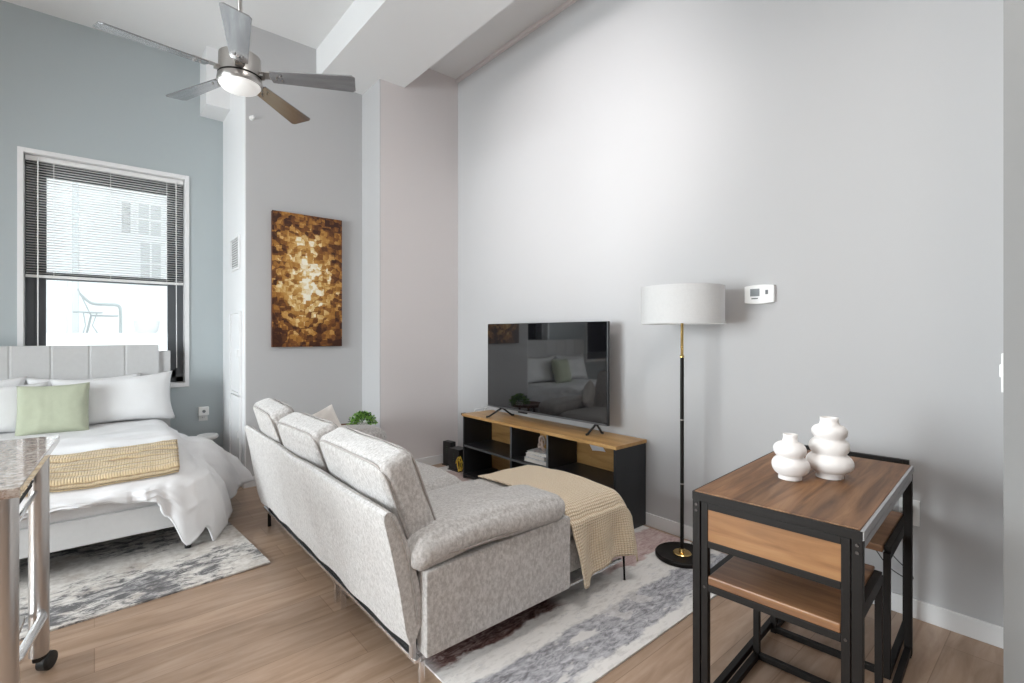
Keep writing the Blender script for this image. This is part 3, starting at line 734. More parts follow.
# arm panels
for ya, yb in ((1.53, 1.60), (3.60, 3.67)):
    bm = bmesh.new(); prism(bm, [(.905, .135), (1.652, .135), (1.66, .15), (1.66, .455), (1.652, .466), (.905, .445)], 'Y', ya, yb)
    bmesh.ops.subdivide_edges(bm, edges=bm.edges[:], cuts=0)
    obj('arm_panel', bm, M['sofa'], S, bevel=.012)
obj('upright_post', B((.872, 1.575, .125, .888, 1.60, .47)), M['steel_leg'], S, bevel=.002)
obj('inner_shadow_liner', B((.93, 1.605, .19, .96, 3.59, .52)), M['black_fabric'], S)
# arm cushions: long soft bolsters, thicker at the inner end
def arm_cushion(yc, seed, drop=0, xc=1.245):
    bm = cushion(.765, .27, .115, .052, crown=(.006, .006, .018), n=20, wr=.012, ws=6, seed=seed)
    for v in bm.verts:
        u = v.co.x / .3825
        v.co.z += -.020 * max(0, -u - .3) ** 1.3 * 2 + .010 * (1 - u * u) - .010 * max(0, u)
        v.co.y *= 1 + .05 * math.sin(u * 2)
    bmesh.ops.transform(bm, matrix=frame_mtx((xc, yc, .520 - drop)), verts=bm.verts)
    return bm
for yc, sd, lb in ((1.650, 3, None), (3.62, 8, None)):
    a_ = obj('arm_cushion', arm_cushion(yc, sd, xc=1.245 if yc < 2 else 1.33), M['sofa'], S, smooth=True)
    pts = []
    for k in range(60):
        q = 2 * PI * k / 60; cx, cy = math.cos(q), math.sin(q)
        pts.append(((1.245 if yc < 2 else 1.33) + .368 * math.copysign(abs(cx) ** .35, cx), yc + .130 * math.copysign(abs(cy) ** .35, cy), .492 + .004 * math.sin(5 * q)))
    obj('piping', T(pts, .0035, 6, True), M['sofa_piping'], a_)
# seat cushions
obj('seat_cushion', cushion(1.29, .70, .165, .055, crown=(.01, 0, .020), n=22, wr=.010, ws=4, seed=11, mtx=frame_mtx((1.515, 1.955, .378))), M['sofa'], S, smooth=True)
obj('seat_cushion', cushion(.74, .64, .165, .06, crown=(.02, 0, .03), n=18, wr=.012, ws=4, seed=12, mtx=frame_mtx((1.27, 2.635, .385))), M['sofa'], S, smooth=True)
obj('seat_cushion', cushion(.74, .64, .165, .06, crown=(.02, 0, .035), n=18, wr=.012, ws=4, seed=13, mtx=frame_mtx((1.27, 3.28, .385))), M['sofa'], S, smooth=True)
# three back cushions leaning on the back panel
def back_cushion(ya, yb, seed, top, lean=-14, x=.905, twist=0, h=.44):
    w = yb - ya; mt = frame_mtx((x, (ya + yb) / 2, top - h / 2), ry=math.radians(lean), rz=math.radians(twist))
    bm = cushion(.13, w, h, .032, crown=(.022, .004, .010), n=22, wr=.011, ws=5, seed=seed, mtx=mt)
    o = obj('back_cushion', bm, M['sofa'], S, smooth=True)
    for s in (-1, 1):
        pts = []
        for k in range(64):
            q = 2 * PI * k / 64; cx, cy = math.cos(q), math.sin(q)
            pts.append(mt @ V((s * .061, (w / 2 - .006) * math.copysign(abs(cx) ** .22, cx), (h / 2 - .006) * math.copysign(abs(cy) ** .22, cy))))
        obj('piping', T(pts, .005, 6, True), M['sofa_piping'], o, smooth=True)
back_cushion(1.62, 2.30, 21, .862, lean=-20, x=.912)
back_cushion(2.37, 2.92, 22, .858, lean=-20, x=.905, twist=3)
back_cushion(2.99, 3.54, 23, .872, lean=-19, x=.90, twist=-3)
# legs
def leg(x, y, w=.02, m='chrome', z=0):
    bm = bmesh.new(); box(bm, x - w / 2, y - .006, z, x + w / 2, y + .006, .114); obj('leg', bm, M[m], S, bevel=.002)
leg(.905, 1.565); leg(.895, 2.275, .022); leg(.895, 2.355, .022); leg(.90, 3.58, .02, 'black_metal')
leg(2.09, 2.26, .016, 'black_metal', rugz); leg(1.57, 3.56, .016, 'black_metal', rugz)
obj('leg', T([(2.115, 1.575, .165), (2.118, 1.570, rugz + .012), (2.118, 1.570, rugz)], [.006, .005, .007], 10), M['black_metal'], S, smooth=True)

# cream throw pillow at the far arm
tag(obj('throw_pillow', pillow(.37, .28, .12, seed=31, mtx=frame_mtx((1.17, 3.47, .615), rx=math.radians(10), rz=math.radians(-30)) @ Matrix.Rotation(math.radians(-24), 4, 'Y') @ Matrix.Translation((0, 0, -.14))), M['cream_fabric'], None, smooth=True),
    'cream throw pillow leaning at the far end of the sofa', 'pillow')

# waffle throw over the chaise
def throw(u, v):
    # u across x, v from the far side of the chaise to the hem on the near side
    x_top = 1.675 + .465 * u; Ltop = .70; s = v * (Ltop + .345)
    ytop0 = 2.27; yn = 1.585
    crownz = .484 + .02 * math.sin(PI * min(1, max(0, (s / Ltop))))
    # round off toward the chaise front
    fr = max(0, (u - .82) / .18); zf = -.075 * fr ** 2
    if s < Ltop - .06:
        y = ytop0 - s; z = crownz; out = 0; x = x_top
    else:
        q = (s - (Ltop - .06)); R = .065; arc = R * PI / 2
        if q < arc:
            a = q / R; y = (ytop0 - Ltop + .06) - R * math.sin(a); z = crownz - R * (1 - math.cos(a)); x = x_top
        else:
            d = q - arc; y = ytop0 - Ltop + .06 - R - .012; z = crownz - R - d
            fold = math.sin(u * 15 + 1.0) * .016 * min(1, d / .15) + math.sin(u * 6 + 2.2) * .016 * min(1, d / .2)
            y -= .010 + fold + .02 * d
            x = x_top + d * (.20 - .10 * u) 
            z += .075 * u * d / .33 - .01 * math.sin(u * 9) * d / .3
    z += zf + nz((x, y, z), 9, 41) * .004
    if s <= Ltop: z += nz((x, y, 0), 4, 3) * .004
    return (x, y - .006, max(z, .04))
tag(obj('throw_blanket', grid(throw, 60, 90, .009), M['waffle'], None, smooth=True), 'sand coloured waffle knit throw draped over the chaise end', 'blanket')

# round wooden side table with potted plant behind the far arm
t = thing('side_table', 'small round dark wood side table behind the far arm of the sofa', 'side table', (1.60, 4.0, 0))
obj('table_top', L([(0, .495), (.175, .495), (.18, .50), (.18, .523), (.172, .52), (.165, .515), (0, .515)], (1.6, 4.0, 0), 48), M['dark_wood'], t, auto=True)
for k in range(3):
    q = 2 * PI * k / 3 + .4; obj('leg', T([(1.6 + .09 * math.cos(q), 4.0 + .09 * math.sin(q), .495), (1.6 + .15 * math.cos(q), 4.0 + .15 * math.sin(q), 0)], [.013, .009], 10), M['dark_wood'], t, smooth=True)
t = thing('potted_plant', 'small bushy green plant in a low pot on the round side table', 'plant', (1.735, 3.99, .516))
PC = V((1.735, 3.99, .516))
obj('pot', L([(0, 0), (.035, 0), (.042, .030), (.039, .030), (.034, .024), (0, .024)], PC, 28), M['soil'], t, auto=True)
def leaves(seed, count, mname):
    rnd = random.Random(seed); bm = bmesh.new()
    for k in range(count):
        th = rnd.uniform(0, 2 * PI); el = rnd.uniform(.05, 1.45); R = rnd.uniform(.05, .11)
        p = PC + V((math.cos(th) * math.cos(el) * R * 1.1, math.sin(th) * math.cos(el) * R, .022 + math.sin(el - .12) * R * .9))
        d = (p - PC - V((0, 0, .03))).normalized(); s = V((rnd.uniform(-1, 1), rnd.uniform(-1, 1), rnd.uniform(-1, 1))).cross(d).normalized(); L_ = rnd.uniform(.014, .024); w = L_ * .42; nn = d.cross(s)
        a = bm.verts.new(p); b = bm.verts.new(p + d * L_ * .5 + s * w); c_ = bm.verts.new(p + d * L_); e = bm.verts.new(p + d * L_ * .5 - s * w); m_ = bm.verts.new(p + d * L_ * .5 - nn * .003)
        bm.faces.new((a, b, m_)); bm.faces.new((b, c_, m_)); bm.faces.new((c_, e, m_)); bm.faces.new((e, a, m_))
    return bm
obj('foliage', leaves(1, 420, 'leaf'), M['leaf'], t)
obj('foliage', leaves(2, 200, 'leaf_dark'), M['leaf_dark'], t, label='darker leaves')
bm = bmesh.new(); rnd = random.Random(5)
for k in range(16):
    th = rnd.uniform(0, 2 * PI); tube(bm, [PC + V((0, 0, .035)), PC + V((math.cos(th) * .03, math.sin(th) * .03, .08)), PC + V((math.cos(th) * .06, math.sin(th) * .06, .105))], .0013, 5)
obj('stems', bm, M['leaf_dark'], t)

# ------------------------------------------------------------------ bed
BX0, BX1, BY0, BY1 = -1.08, .46, 3.46, 5.40
t = thing('bed', 'pale grey upholstered bed with a channelled headboard under the window', 'bed', ((BX0 + BX1) / 2, (BY0 + BY1) / 2, 0))
def hb_front(x):
    q = ((.44 - x) % .235) / .235; q = min(q, 1 - q) * .235
    return BY1 + (.006 * (1 - q / .012) if q < .012 and -1.15 < x < .43 else 0)
hb = bmesh.new(); xs = sorted(set([-1.205, .44] + [.44 - .235 * k + d for k in range(8) for d in (-.012, -.006, 0, .006, .012) if -1.205 < .44 - .235 * k + d < .44]))
poly = [(x, hb_front(x)) for x in xs] + [(.44, BY1 + .07), (-1.205, BY1 + .07)]
prism(hb, poly, 'Z', .20, 1.205)
obj('headboard', hb, M['headboard'], t)
obj('headboard_frame', B((-1.27, BY1 + .03, .17, .53, BY1 + .09, 1.148)), M['headboard'], t, bevel=.008)
obj('side_rail', B((BX1 - .045, BY0 + .045, .17, BX1, BY1 + .03, .317)), M['bed_grey'], t, bevel=.012)
obj('side_rail', B((BX0, BY0 + .045, .17, BX0 + .045, BY1 + .03, .317)), M['bed_grey'], t, bevel=.012)
obj('foot_rail', B((BX0, BY0, .17, BX1, BY0 + .045, .317)), M['bed_grey'], t, bevel=.012)
obj('slat_base', B((BX0 + .045, BY0 + .045, .20, BX1 - .045, BY1, .24)), M['black_fabric'], t)
for x, y in ((BX1 - .03, BY0 + .06), (BX1 - .03, BY1 - .1), (BX0 + .08, BY0 + .06), (-.3, 4.4)):
    zz = .010 if y < 4.5 else 0
    obj('leg', L([(0, zz), (.017, zz), (.023, .17), (0, .20)], (x, y, 0), 20), M['black_plastic'], t, auto=True)
mt = obj('mattress', cushion(BX1 - BX0 - .02, BY1 - BY0 - .04, .21, .05, crown=(0, 0, .005), n=16, wr=.005, ws=4, seed=50, mtx=frame_mtx(((BX0 + BX1) / 2, (BY0 + BY1) / 2, .40))), M['mattress'], t, smooth=True)

# duvet: top sheet plus a skirt that falls round the right side and the foot
def lerp_tab(tab, x):
    if x <= tab[0][0]: return tab[0][1]
    for (a, fa), (b, fb) in zip(tab, tab[1:]):
        if x <= b:
            q = (x - a) / (b - a); q = q * q * (3 - 2 * q); return fa + (fb - fa) * q
    return tab[-1][1]
def duvet_top(x, y):
    z = .555
    z -= .055 * max(0, min(1, (4.0 - y) / .55)) ** 1.5 - .012 * max(0, min(1, (y - 4.7) / .4))          # settles toward the foot
    z += .045 * math.exp(-((y - 4.13 + .06 * x) / .045) ** 2) + .036 * math.exp(-((y - 4.31 - .12 * x) / .04) ** 2) + .02 * math.exp(-((y - 4.52 + .1 * x) / .05) ** 2) - .01 * math.exp(-((y - 4.2) / .03) ** 2) + .010 * math.exp(-((y - 4.6 + .08 * x) / .06) ** 2)
    rg = (1 - abs(nz((x * .5, y * 1.6, 0), 3.6, 63)) * 2.2); z += .010 * max(0, rg) ** 4 * (1 if y < 4.9 else .3)
    z += .010 * nz((x, y, 0), 3.5, 60) + .005 * nz((x * 1.0, y * 2.2, 0), 8, 61)
    return z
side_y, cor, foot_y = 5.22, .12, 3.47
def perim(p):
    """p 0..1: right edge from the head down, round the corner, then along the foot; returns point, outward normal, code"""
    xr = .455; Ls = side_y - (foot_y + cor); La = cor * PI / 2; Lf = 1.62; tot = Ls + La + Lf; s = p * tot
    if s < Ls: return V((xr, side_y - s, 0)), V((1, 0, 0)), s
    s2 = s - Ls
    if s2 < La:
        a = s2 / cor; return V((xr - cor + cor * math.cos(a), foot_y + cor - cor * math.sin(a), 0)), V((math.cos(a), -math.sin(a), 0)), s
    s3 = s2 - La; return V((xr - cor - s3, foot_y, 0)), V((0, -1, 0)), s
LS = side_y - (foot_y + cor)
hem_z = [(0, .36), (.35, .30), (.7, .23), (1.0, .16), (1.2, .17), (1.38, .12), (LS - .03, .06), (LS + .045, .028), (LS + .095, .15), (LS + .145, .07), (LS + .20, .27), (LS + .26, .36), (LS + .6, .395), (LS + .9, .385), (LS + 1.3, .41), (9, .41)]
flare = [(0, .05), (.4, .16), (.75, .32), (1.0, .40), (1.15, .36), (1.33, .22), (LS - .02, .17), (LS + .05, .14), (LS + .10, .09), (LS + .15, .06), (LS + .22, .03), (9, .025)]
KI, KO = 44, 40; NP = 340
def duvet():
    bm = bmesh.new(); rows = []
    for i in range(NP + 1):
        P, n_, s = perim(i / NP); hz = lerp_tab(hem_z, s); fl = lerp_tab(flare, s); row = []
        # inner spine point the top rows run to
        C_ = V((min(P.x, -.30) if s > LS + .2 else -.30 - .0 * s, max(P.y, 4.2) if s > LS else P.y, 0))
        C_ = V((-.30 if s <= LS else -.30 - (s - LS) * .42, P.y + 0 if s <= LS else 3.60 + min(1, (s - LS) / .3) * .9, 0))
        if s <= LS: C_ = V((-.9, P.y if P.y > 4.5 else 4.5 - (4.5 - P.y) * .15, 0))
        else: C_ = V((-.9 - (s - LS) * .1, 4.36 + (s - LS) * .35, 0))
        inner = P - n_ * .10
        for k in range(KI):
            q = k / (KI - 1); q = 1 - (1 - q) ** 1.15
            p = C_.lerp(inner, q); row.append(V((p.x, p.y, duvet_top(p.x, p.y))))
        z0 = duvet_top(inner.x, inner.y)
        for k in range(1, KO + 1):
            q = k / KO; rise = .02 * math.sin(min(1, q * 3.2) * PI)
            # profile: rounded shoulder, then fall with flare
            a = min(1, q / .28); sh_out = .10 * math.sin(a * PI / 2) + .03 * a; sh_down = .075 * (1 - math.cos(a * PI / 2))
            d = max(0, (q - .28) / .72); z = z0 - sh_down - (z0 - .075 - hz) * (d ** (1.0 + .8 * min(1, fl / .3)))
            out = sh_out + fl * (d ** .62)
            amp = (.022 + .05 * fl) * d
            fold = amp * (math.sin(s * 21 + 1.5 * math.sin(s * 5)) + .5 * math.sin(s * 43 + d * 2))
            if s > LS + .38: fold *= .45; 
            bil = .028 * math.sin(d * PI) * (1 if s > LS + .3 else .6)
            p = inner + n_ * (out + fold + bil)
            z += nz((p.x, p.y, z), 7, 70) * .012 * min(1, q * 2) + rise * .4
            rg = max(0, 1 - abs(nz((s * 1.1, q * 1.2, 0), 2.6, 75)) * 2.4) ** 3 + .6 * max(0, 1 - abs(nz((s, q * .7 + s * .3, 3), 6, 76)) * 2.4) ** 3
            p += n_ * rg * .014 * min(1, q * 2)
            p = V((p.x, p.y, max(z, .022))); row.append(p)
        rows.append([bm.verts.new(p) for p in row])
    for A, C in zip(rows, rows[1:]):
        for k in range(len(A) - 1): bm.faces.new((A[k], A[k + 1], C[k + 1], C[k]))
    return bm
dv = obj('duvet', duvet(), M['bed_white'], None, smooth=True)
md = dv.modifiers.new('Solidify', 'SOLIDIFY'); md.thickness = .014; md.offset = -1
tag(dv, 'rumpled white duvet spilling over the right side and foot of the bed', 'duvet')

# pillows
def std_pillow(x, y, w, h, d, rz, rx, seed, label, z=.545, m='pillow_white', name='bed_pillow', ry=0, grp='white pillows against the headboard', pinch=.17):
    o = obj(name, pillow(w, h, d, seed, frame_mtx((x, y, z), rx=math.radians(rx), ry=math.radians(ry), rz=math.radians(rz)), pinch=pinch), M[m], None, smooth=True)
    tag(o, label, 'pillow', grp)
std_pillow(.145, 5.17, .80, .43, .18, 0, -14, 81, 'plump white pillow in front on the right side of the bed', ry=-2)
std_pillow(-.65, 5.17, .76, .40, .17, 0, -16, 82, 'plump white pillow in front left, partly behind the green cushion')
std_pillow(-.05, 5.31, .72, .42, .11, 0, -8, 83, 'white pillow standing behind the right front pillow')
std_pillow(-.76, 5.31, .72, .43, .11, 0, -8, 84, 'white pillow standing behind the left front pillow')
std_pillow(-.235, 5.015, .415, .385, .13, -6, -14, 85, 'square sage green cushion in front of the white pillows', m='green_fabric', name='scatter_cushion', grp=None, pinch=.07, ry=-1)

# folded rope-knit throw across the foot of the bed
def knit(u, v):
    x = -.95 + (1.375 - .05 * v) * u; s = v * .60; yb = 4.00 - .02 * u
    if s < .50: y = yb - s; z = duvet_top(x, max(y, 3.58)) + .022; z -= .010 * max(0, 3.6 - y) / .1
    else:
        q = s - .50; y = yb - .50 - .045 * math.sin(min(1, q / .06) * PI / 2); z = duvet_top(x, 3.58) + .010 - q * .55
    z += .010 * abs(math.sin(v * 11 * PI / 2)) + .003 * nz((x, y, 0), 14, 90)
    return (x + .004 * nz((0, y * 8, 0), 3), y, z)
tag(obj('knit_throw', grid(knit, 90, 66, .016), M['rib_knit'], None, smooth=True), 'ochre rope-knit throw folded across the foot of the bed', 'blanket')

# small white round stool in the corner
t = thing('corner_stool', 'small round white stool in the corner past the bed', 'stool', (.80, 5.30, 0))
obj('seat', L([(0, .325), (.075, .325), (.088, .335), (.09, .35), (.082, .365), (0, .37)], (.80, 5.30, 0), 40), M['white_plastic'], t, auto=True)
obj('pedestal', L([(0, 0), (.07, 0), (.075, .01), (.035, .04), (.03, .30), (.06, .326), (0, .326)], (.80, 5.30, 0), 32), M['white_plastic'], t, auto=True)

# ------------------------------------------------------------------ walnut table and its two chairs
TR = math.radians(3.8); TO = V((1.57, .387, 0)); TL, TWd, TH = .94, .475, .77
t = thing('walnut_table', 'walnut topped dining table with a black metal frame by the right wall', 'table', TO, TR)
g = .025
obj('table_top', B((.007, .006, TH - .024, TL - .004, TWd - .004, TH + .001)), M['walnut'], t, local=True, bevel=.0015)
obj('top_frame', B((-.001, 0, TH - .028, .006, TWd, TH - .002), (TL - .003, 0, TH - .028, TL + .004, TWd, TH - .002), (.006, TWd - .003, TH - .028, TL - .003, TWd + .004, TH - .002),
    (g, TWd - g, TH - .052, TL - g, TWd, TH - .028)), M['black_metal'], t, local=True)
obj('side_edging', B((.0, -.003, TH - .026, TL, .0055, TH - .001), (g, 0, TH - .054, TL - g, .02, TH - .034)), M['edge_metal'], t, local=True, label='pale metallic edging on the long side')
for u in (0, TL - g):
    for v in (0, TWd - g):
        obj('leg', B((u, v, .012, u + g, v + g, TH - .028)), M['black_metal'], t, local=True, bevel=.0015)
        obj('foot', B((u + .003, v + .003, 0, u + g - .003, v + g - .003, .012)), M['rubber'], t, local=True)
for v in (0, TWd - g): obj('runner', B((g, v + .002, .02, TL - g, v + g - .002, .045)), M['black_metal'], t, local=True, bevel=.0015)
for u in (0, TL):
    for v in (.0125, TWd - .0125):
        for z in (TH - .042, TH - .062):
            s = -1 if u == 0 else 1
            obj('bolt', T([(u, v, z), (u + s * .003, v, z)], .0042, 10), M['dark_metal'], t, local=True)

def chair(name, label, loc, rz):
    t = thing(name, label, 'chair', loc, rz, group='matching walnut chairs tucked under the table')
    W, D, H, g = .418, .49, .740, .022        # x forward from the backrest, y across
    for v in (0, W - g):
        obj('leg', B((0, v, 0, g, v + g, H)), M['black_metal'], t, local=True, bevel=.0015)
        obj('leg', B((D - g, v, 0, D, v + g, .472)), M['black_metal'], t, local=True, bevel=.0015)
        obj('runner', B((g, v, .004, D - g, v + g, .026)), M['black_metal'], t, local=True, bevel=.0015)
        obj('seat_rail', B((g, v, .447, D - g, v + g, .492)), M['black_metal'], t, local=True, bevel=.0015)
    obj('stretcher', B((D - g, g, .004, D, W - g, .026)), M['black_metal'], t, local=True, bevel=.0015)
    obj('stretcher', B((0, g, .447, g, W - g, .470)), M['black_metal'], t, local=True, bevel=.0015)
    obj('back_frame', B((0, g, H - g, g, W - g, H), (0, g, .592, g, W - g, .614)), M['black_metal'], t, local=True, bevel=.0015)
    obj('backrest', B((.003, g, .614, .017, W - g, H - g)), M['walnut_board'], t, local=True)
    obj('seat', B((.0, g + .001, .4705, D - .004, W - g - .001, .498)), M['walnut_seat'], t, local=True, bevel=.004)
    for v in (g / 2, W - g / 2): obj('bolt', T([(-.002, v, .459), (0, v, .459)], .004, 8), M['dark_metal'], t, local=True)
    return t
def tloc(u, v): return TO + V((math.cos(TR) * u - math.sin(TR) * v, math.sin(TR) * u + math.cos(TR) * v, 0))
c1 = chair('nesting_chair', 'walnut chair tucked in at the near end with its back panel toward the camera', tloc(.002, .0285), TR)
# the second chair: copy of the first, turned round, pulled out at the wall end
def copy_tree(o, parent=None):
    c = o.copy(); col.objects.link(c); c.parent = parent
    for ch in [q for q in o.children]: copy_tree(ch, c)
    return c
c2 = copy_tree(c1); c2.location = tloc(1.195, .040 + .418); c2.rotation_euler = (0, 0, TR + PI)
c2['label'] = 'walnut chair at the wall end of the table, its seat corner showing'

# vases
def vase(name, x, y, prof, label, seed, s=1.0):
    bm = L(prof, (x, y, TH + .0015), 56)
    for v in bm.verts:
        h = v.co.z - TH; d = V((v.co.x - x, v.co.y - y)); a = math.atan2(d.y, d.x)
        k = 1 + .035 * math.sin(a + h * 30 + seed) * min(1, h / .02) * (h < prof[-3][1] * .9); v.co.x = x + d.x * k + .0035 * math.sin(h * 40 + seed) * min(1, h / .03); v.co.y = y + d.y * k
    tag(obj(name, bm, M['ceramic'], None, smooth=True), label, 'vase', 'white bubble vases on the walnut table')
def bubble(base_r, neck_r, H, bulges, waist):
    pts = [(0, 0), (base_r, 0), (base_r * 1.02, .004), (base_r, .014)]
    n = 80; body0 = .014; body1 = H - .026
    def rad(z):
        r = waist(z); 
        for zc, R, w in bulges:
            d = (z - zc) / w
            if abs(d) < 1: r = max(r, waist(z) + (R - waist(z)) * math.sqrt(1 - d * d) ** 1.15)
        return r
    zs = [body0 + (body1 - body0) * k / n for k in range(1, n + 1)]
    rs = [rad(z) for z in zs]
    for _ in range(3): rs = [rs[0]] + [(rs[i - 1] + rs[i] * 2 + rs[i + 1]) / 4 for i in range(1, len(rs) - 1)] + [rs[-1]]
    pts += list(zip(rs, zs)); pts += [(neck_r, H - .012), (neck_r * 1.04, H), (neck_r * .82, H), (neck_r * .78, H - .03), (0, H - .05)]
    return pts
lin = lambda z0, r0, z1, r1: (lambda z: r0 + (r1 - r0) * max(0, min(1, (z - z0) / (z1 - z0))))
vase('bubble_vase', 1.935, .700, bubble(.038, .023, .162, [(.050, .062, .034), (.107, .054, .028)], lin(.01, .040, .14, .025)), 'shorter white bubble vase with two rings on the walnut table', 1.0)
vase('bubble_vase', 2.065, .612, bubble(.043, .029, .221, [(.057, .076, .034), (.115, .065, .030), (.168, .058, .026)], lin(.01, .048, .20, .033)), 'taller white bubble vase with three rings on the walnut table', 2.3)

# black cord hanging behind the table
t = thing('charger_cord', 'thin black cord looping down from the outlet behind the walnut table', 'cord', (2.83, .53, .38))
obj('plug', B((2.82, .51, .475, 2.854, .535, .515)), M['black_plastic'], t, bevel=.005)
pts = [(2.825, .525, .48), (2.80, .53, .42), (2.79, .55, .36), (2.79, .60, .33), (2.80, .63, .36), (2.80, .61, .40), (2.80, .57, .37), (2.80, .53, .32), (2.80, .49, .27), (2.81, .44, .22), (2.82, .43, .19), (2.82, .46, .185), (2.81, .52, .22), (2.80, .57, .29), (2.80, .62, .33), (2.80, .68, .31)]
pts = [(x, y + (.075 if i > 2 else .02), z) for i, (x, y, z) in enumerate(pts)]
def smooth_path(p, n=6):
    p = [V(q) for q in p]; out = []
    for i in range(len(p) - 1):
        a, b, c_, d = p[max(i - 1, 0)], p[i], p[i + 1], p[min(i + 2, len(p) - 1)]
        for k in range(n):
            s = k / n; out.append(.5 * ((2 * b) + (c_ - a) * s + (2 * a - 5 * b + 4 * c_ - d) * s * s + (3 * b - a - 3 * c_ + d) * s ** 3))
    return out + [p[-1]]
obj('cable', T(smooth_path(pts), .0022, 6), M['black_plastic'], t, smooth=True)

# ------------------------------------------------------------------ granite kitchen cart at the left
CR = math.radians(-3.0)
t = thing('kitchen_cart', 'granite topped steel kitchen cart at the left edge', 'kitchen cart', (-.155, 1.895, 0), CR)
TT = .88
obj('granite_top', B((-.75, 0, TT - .028, 0, .87, TT)), M['granite'], t, local=True, bevel=.003)
def post(x, y):
    bm = bmesh.new(); seg = 28; rr = []
    for z in (.07, TT - .029):
        rr.append([bm.verts.new((x + .030 * math.cos(2 * PI * k / seg), y + .040 * math.sin(2 * PI * k / seg), z)) for k in range(seg)])
    for k in range(seg): bm.faces.new((rr[0][k], rr[0][(k + 1) % seg], rr[1][(k + 1) % seg], rr[1][k]))
    bm.faces.new(rr[0]); bm.faces.new(rr[1]); return bm
for x, y in ((-.045, .10), (-.045, .72), (-.70, .10), (-.70, .72)):
    obj('leg', post(x, y), M['steel_leg'], t, local=True, auto=True)
    w_ = bmesh.new(); ox = .022 if x > -.3 else -.022; tube(w_, [(x + ox - .016, y + .01, .034), (x + ox - .012, y + .008, .034), (x + ox + .012, y - .008, .034), (x + ox + .016, y - .010, .034)], [.026, .034, .034, .026], 26)
    cs = obj('caster', w_, M['rubber'], t, local=True, auto=True)
    obj('caster_housing', B((x - .018, y - .028, .045, x + .018, y + .028, .075)), M['black_plastic'], cs, local=True, bevel=.01)
obj('rail', T([(-.045, .14, .80), (-.045, .68, .80)], .008, 12), M['chrome'], t, local=True, smooth=True)
obj('rail', T([(-.05, .13, .70), (-.05, .69, .70)], .008, 12), M['chrome'], t, local=True, smooth=True)
bm = bmesh.new()
for k in range(9): tube(bm, [(-.06 - k * .07, .14, .835), (-.06 - k * .07, .16, .73), (-.06 - k * .07, .66, .73), (-.06 - k * .07, .68, .835)], .0035, 6)
for k in range(6): tube(bm, [(-.06, .16 + .1 * k, .732), (-.66, .16 + .1 * k, .732)], .003, 6)
for k in range(5): tube(bm, [(-.057, .14, .745 + .02 * k), (-.057, .68, .745 + .02 * k)], .003, 6)
obj('wire_basket', bm, M['black_metal'], t, local=True)
obj('foot_bar', T([(-.035, .08, .36), (-.022, .12, .35), (-.022, .60, .255), (-.035, .68, .24)], .014, 14), M['chrome'], t, local=True, smooth=True)
obj('lower_shelf', B((-.72, .11, .22, -.08, .71, .235)), M['steel_leg'], t, local=True)

# ------------------------------------------------------------------ outside the window: neighbouring terrace
struct('wall_neighbour', B((-14, 16, -4, 14, 16.3, 11)), M['ext_white'])
struct('floor_terrace', B((-9, 10.9, 1.05, 12, 16, 1.25)), M['ext_white'])
struct('trim_terrace_parapet', B((-9, 10.6, .6, 12, 10.9, 1.31)), M['ext_white'])
def ext_pt(px, py, Y):
    r = dirx(px); dx = .6494 + .7604 * r; dy = .7604 - .6494 * r; tt = Y / dy
    return V((dx * tt, Y, 1.3 + (334 - py) / 489 * tt))
def ext_window(pa, pb, label, m, y=16.0, cross=True):
    a = ext_pt(*pa, y); b = ext_pt(*pb, y); x0, x1 = sorted((a.x, b.x)); z0, z1 = sorted((a.z, b.z))
    t = thing('facade_window', label, 'window', ((x0 + x1) / 2, y - .05, z0)); g = .05
    obj('frame', B((x0, y - .06, z0, x0 + g, y - .005, z1), (x1 - g, y - .06, z0, x1, y - .005, z1), (x0 + g, y - .06, z1 - g, x1 - g, y - .005, z1), (x0 + g, y - .06, z0, x1 - g, y - .005, z0 + g)), M['ext_white'], t)
    obj('pane', B((x0 + g, y - .03, z0 + g, x1 - g, y - .005, z1 - g)), m, t)
    if cross:
        xm = (x0 + x1) / 2; obj('muntin', B((xm - .02, y - .055, z0 + g, xm + .02, y - .031, z1 - g), (x0 + g, y - .055, (z0 + z1) / 2 - .02, xm - .02, y - .031, (z0 + z1) / 2 + .02), (xm + .02, y - .055, (z0 + z1) / 2 - .02, x1 - g, y - .031, (z0 + z1) / 2 + .02)), M['ext_white'], t)
ext_window((119, 234), (133, 202), 'small grey brick panel window on the white building outside', M['brick'], cross=False)
ext_window((136, 236), (163, 205), 'wide pale window beside the brick panel on the building outside', M['ext_grey'])
ext_window((122, 300), (127, 240), 'narrow tall grey window on the white building outside', M['ext_mid'], cross=False)
ext_window((138, 285), (163, 243), 'lower pale window on the white building outside', M['ext_grey'])
p0 = ext_pt(72, 262, 13); p1 = ext_pt(79, 262, 13)
tag(obj('downpipe', B((p0.x, 13, 1.25, p1.x, 13.2, 6.0)), M['ext_grey'], None, bevel=.02), 'grey post rising from the terrace outside the window', 'post')
p0 = ext_pt(57, 330, 11.2); p1 = ext_pt(67, 330, 11.2)
tag(obj('terrace_pier', B((p0.x, 11.2, 1.25, p1.x, 11.4, 2.35)), M['ext_grey'], None, bevel=.02), 'pale grey pier on the terrace left of the patio chair', 'pier')
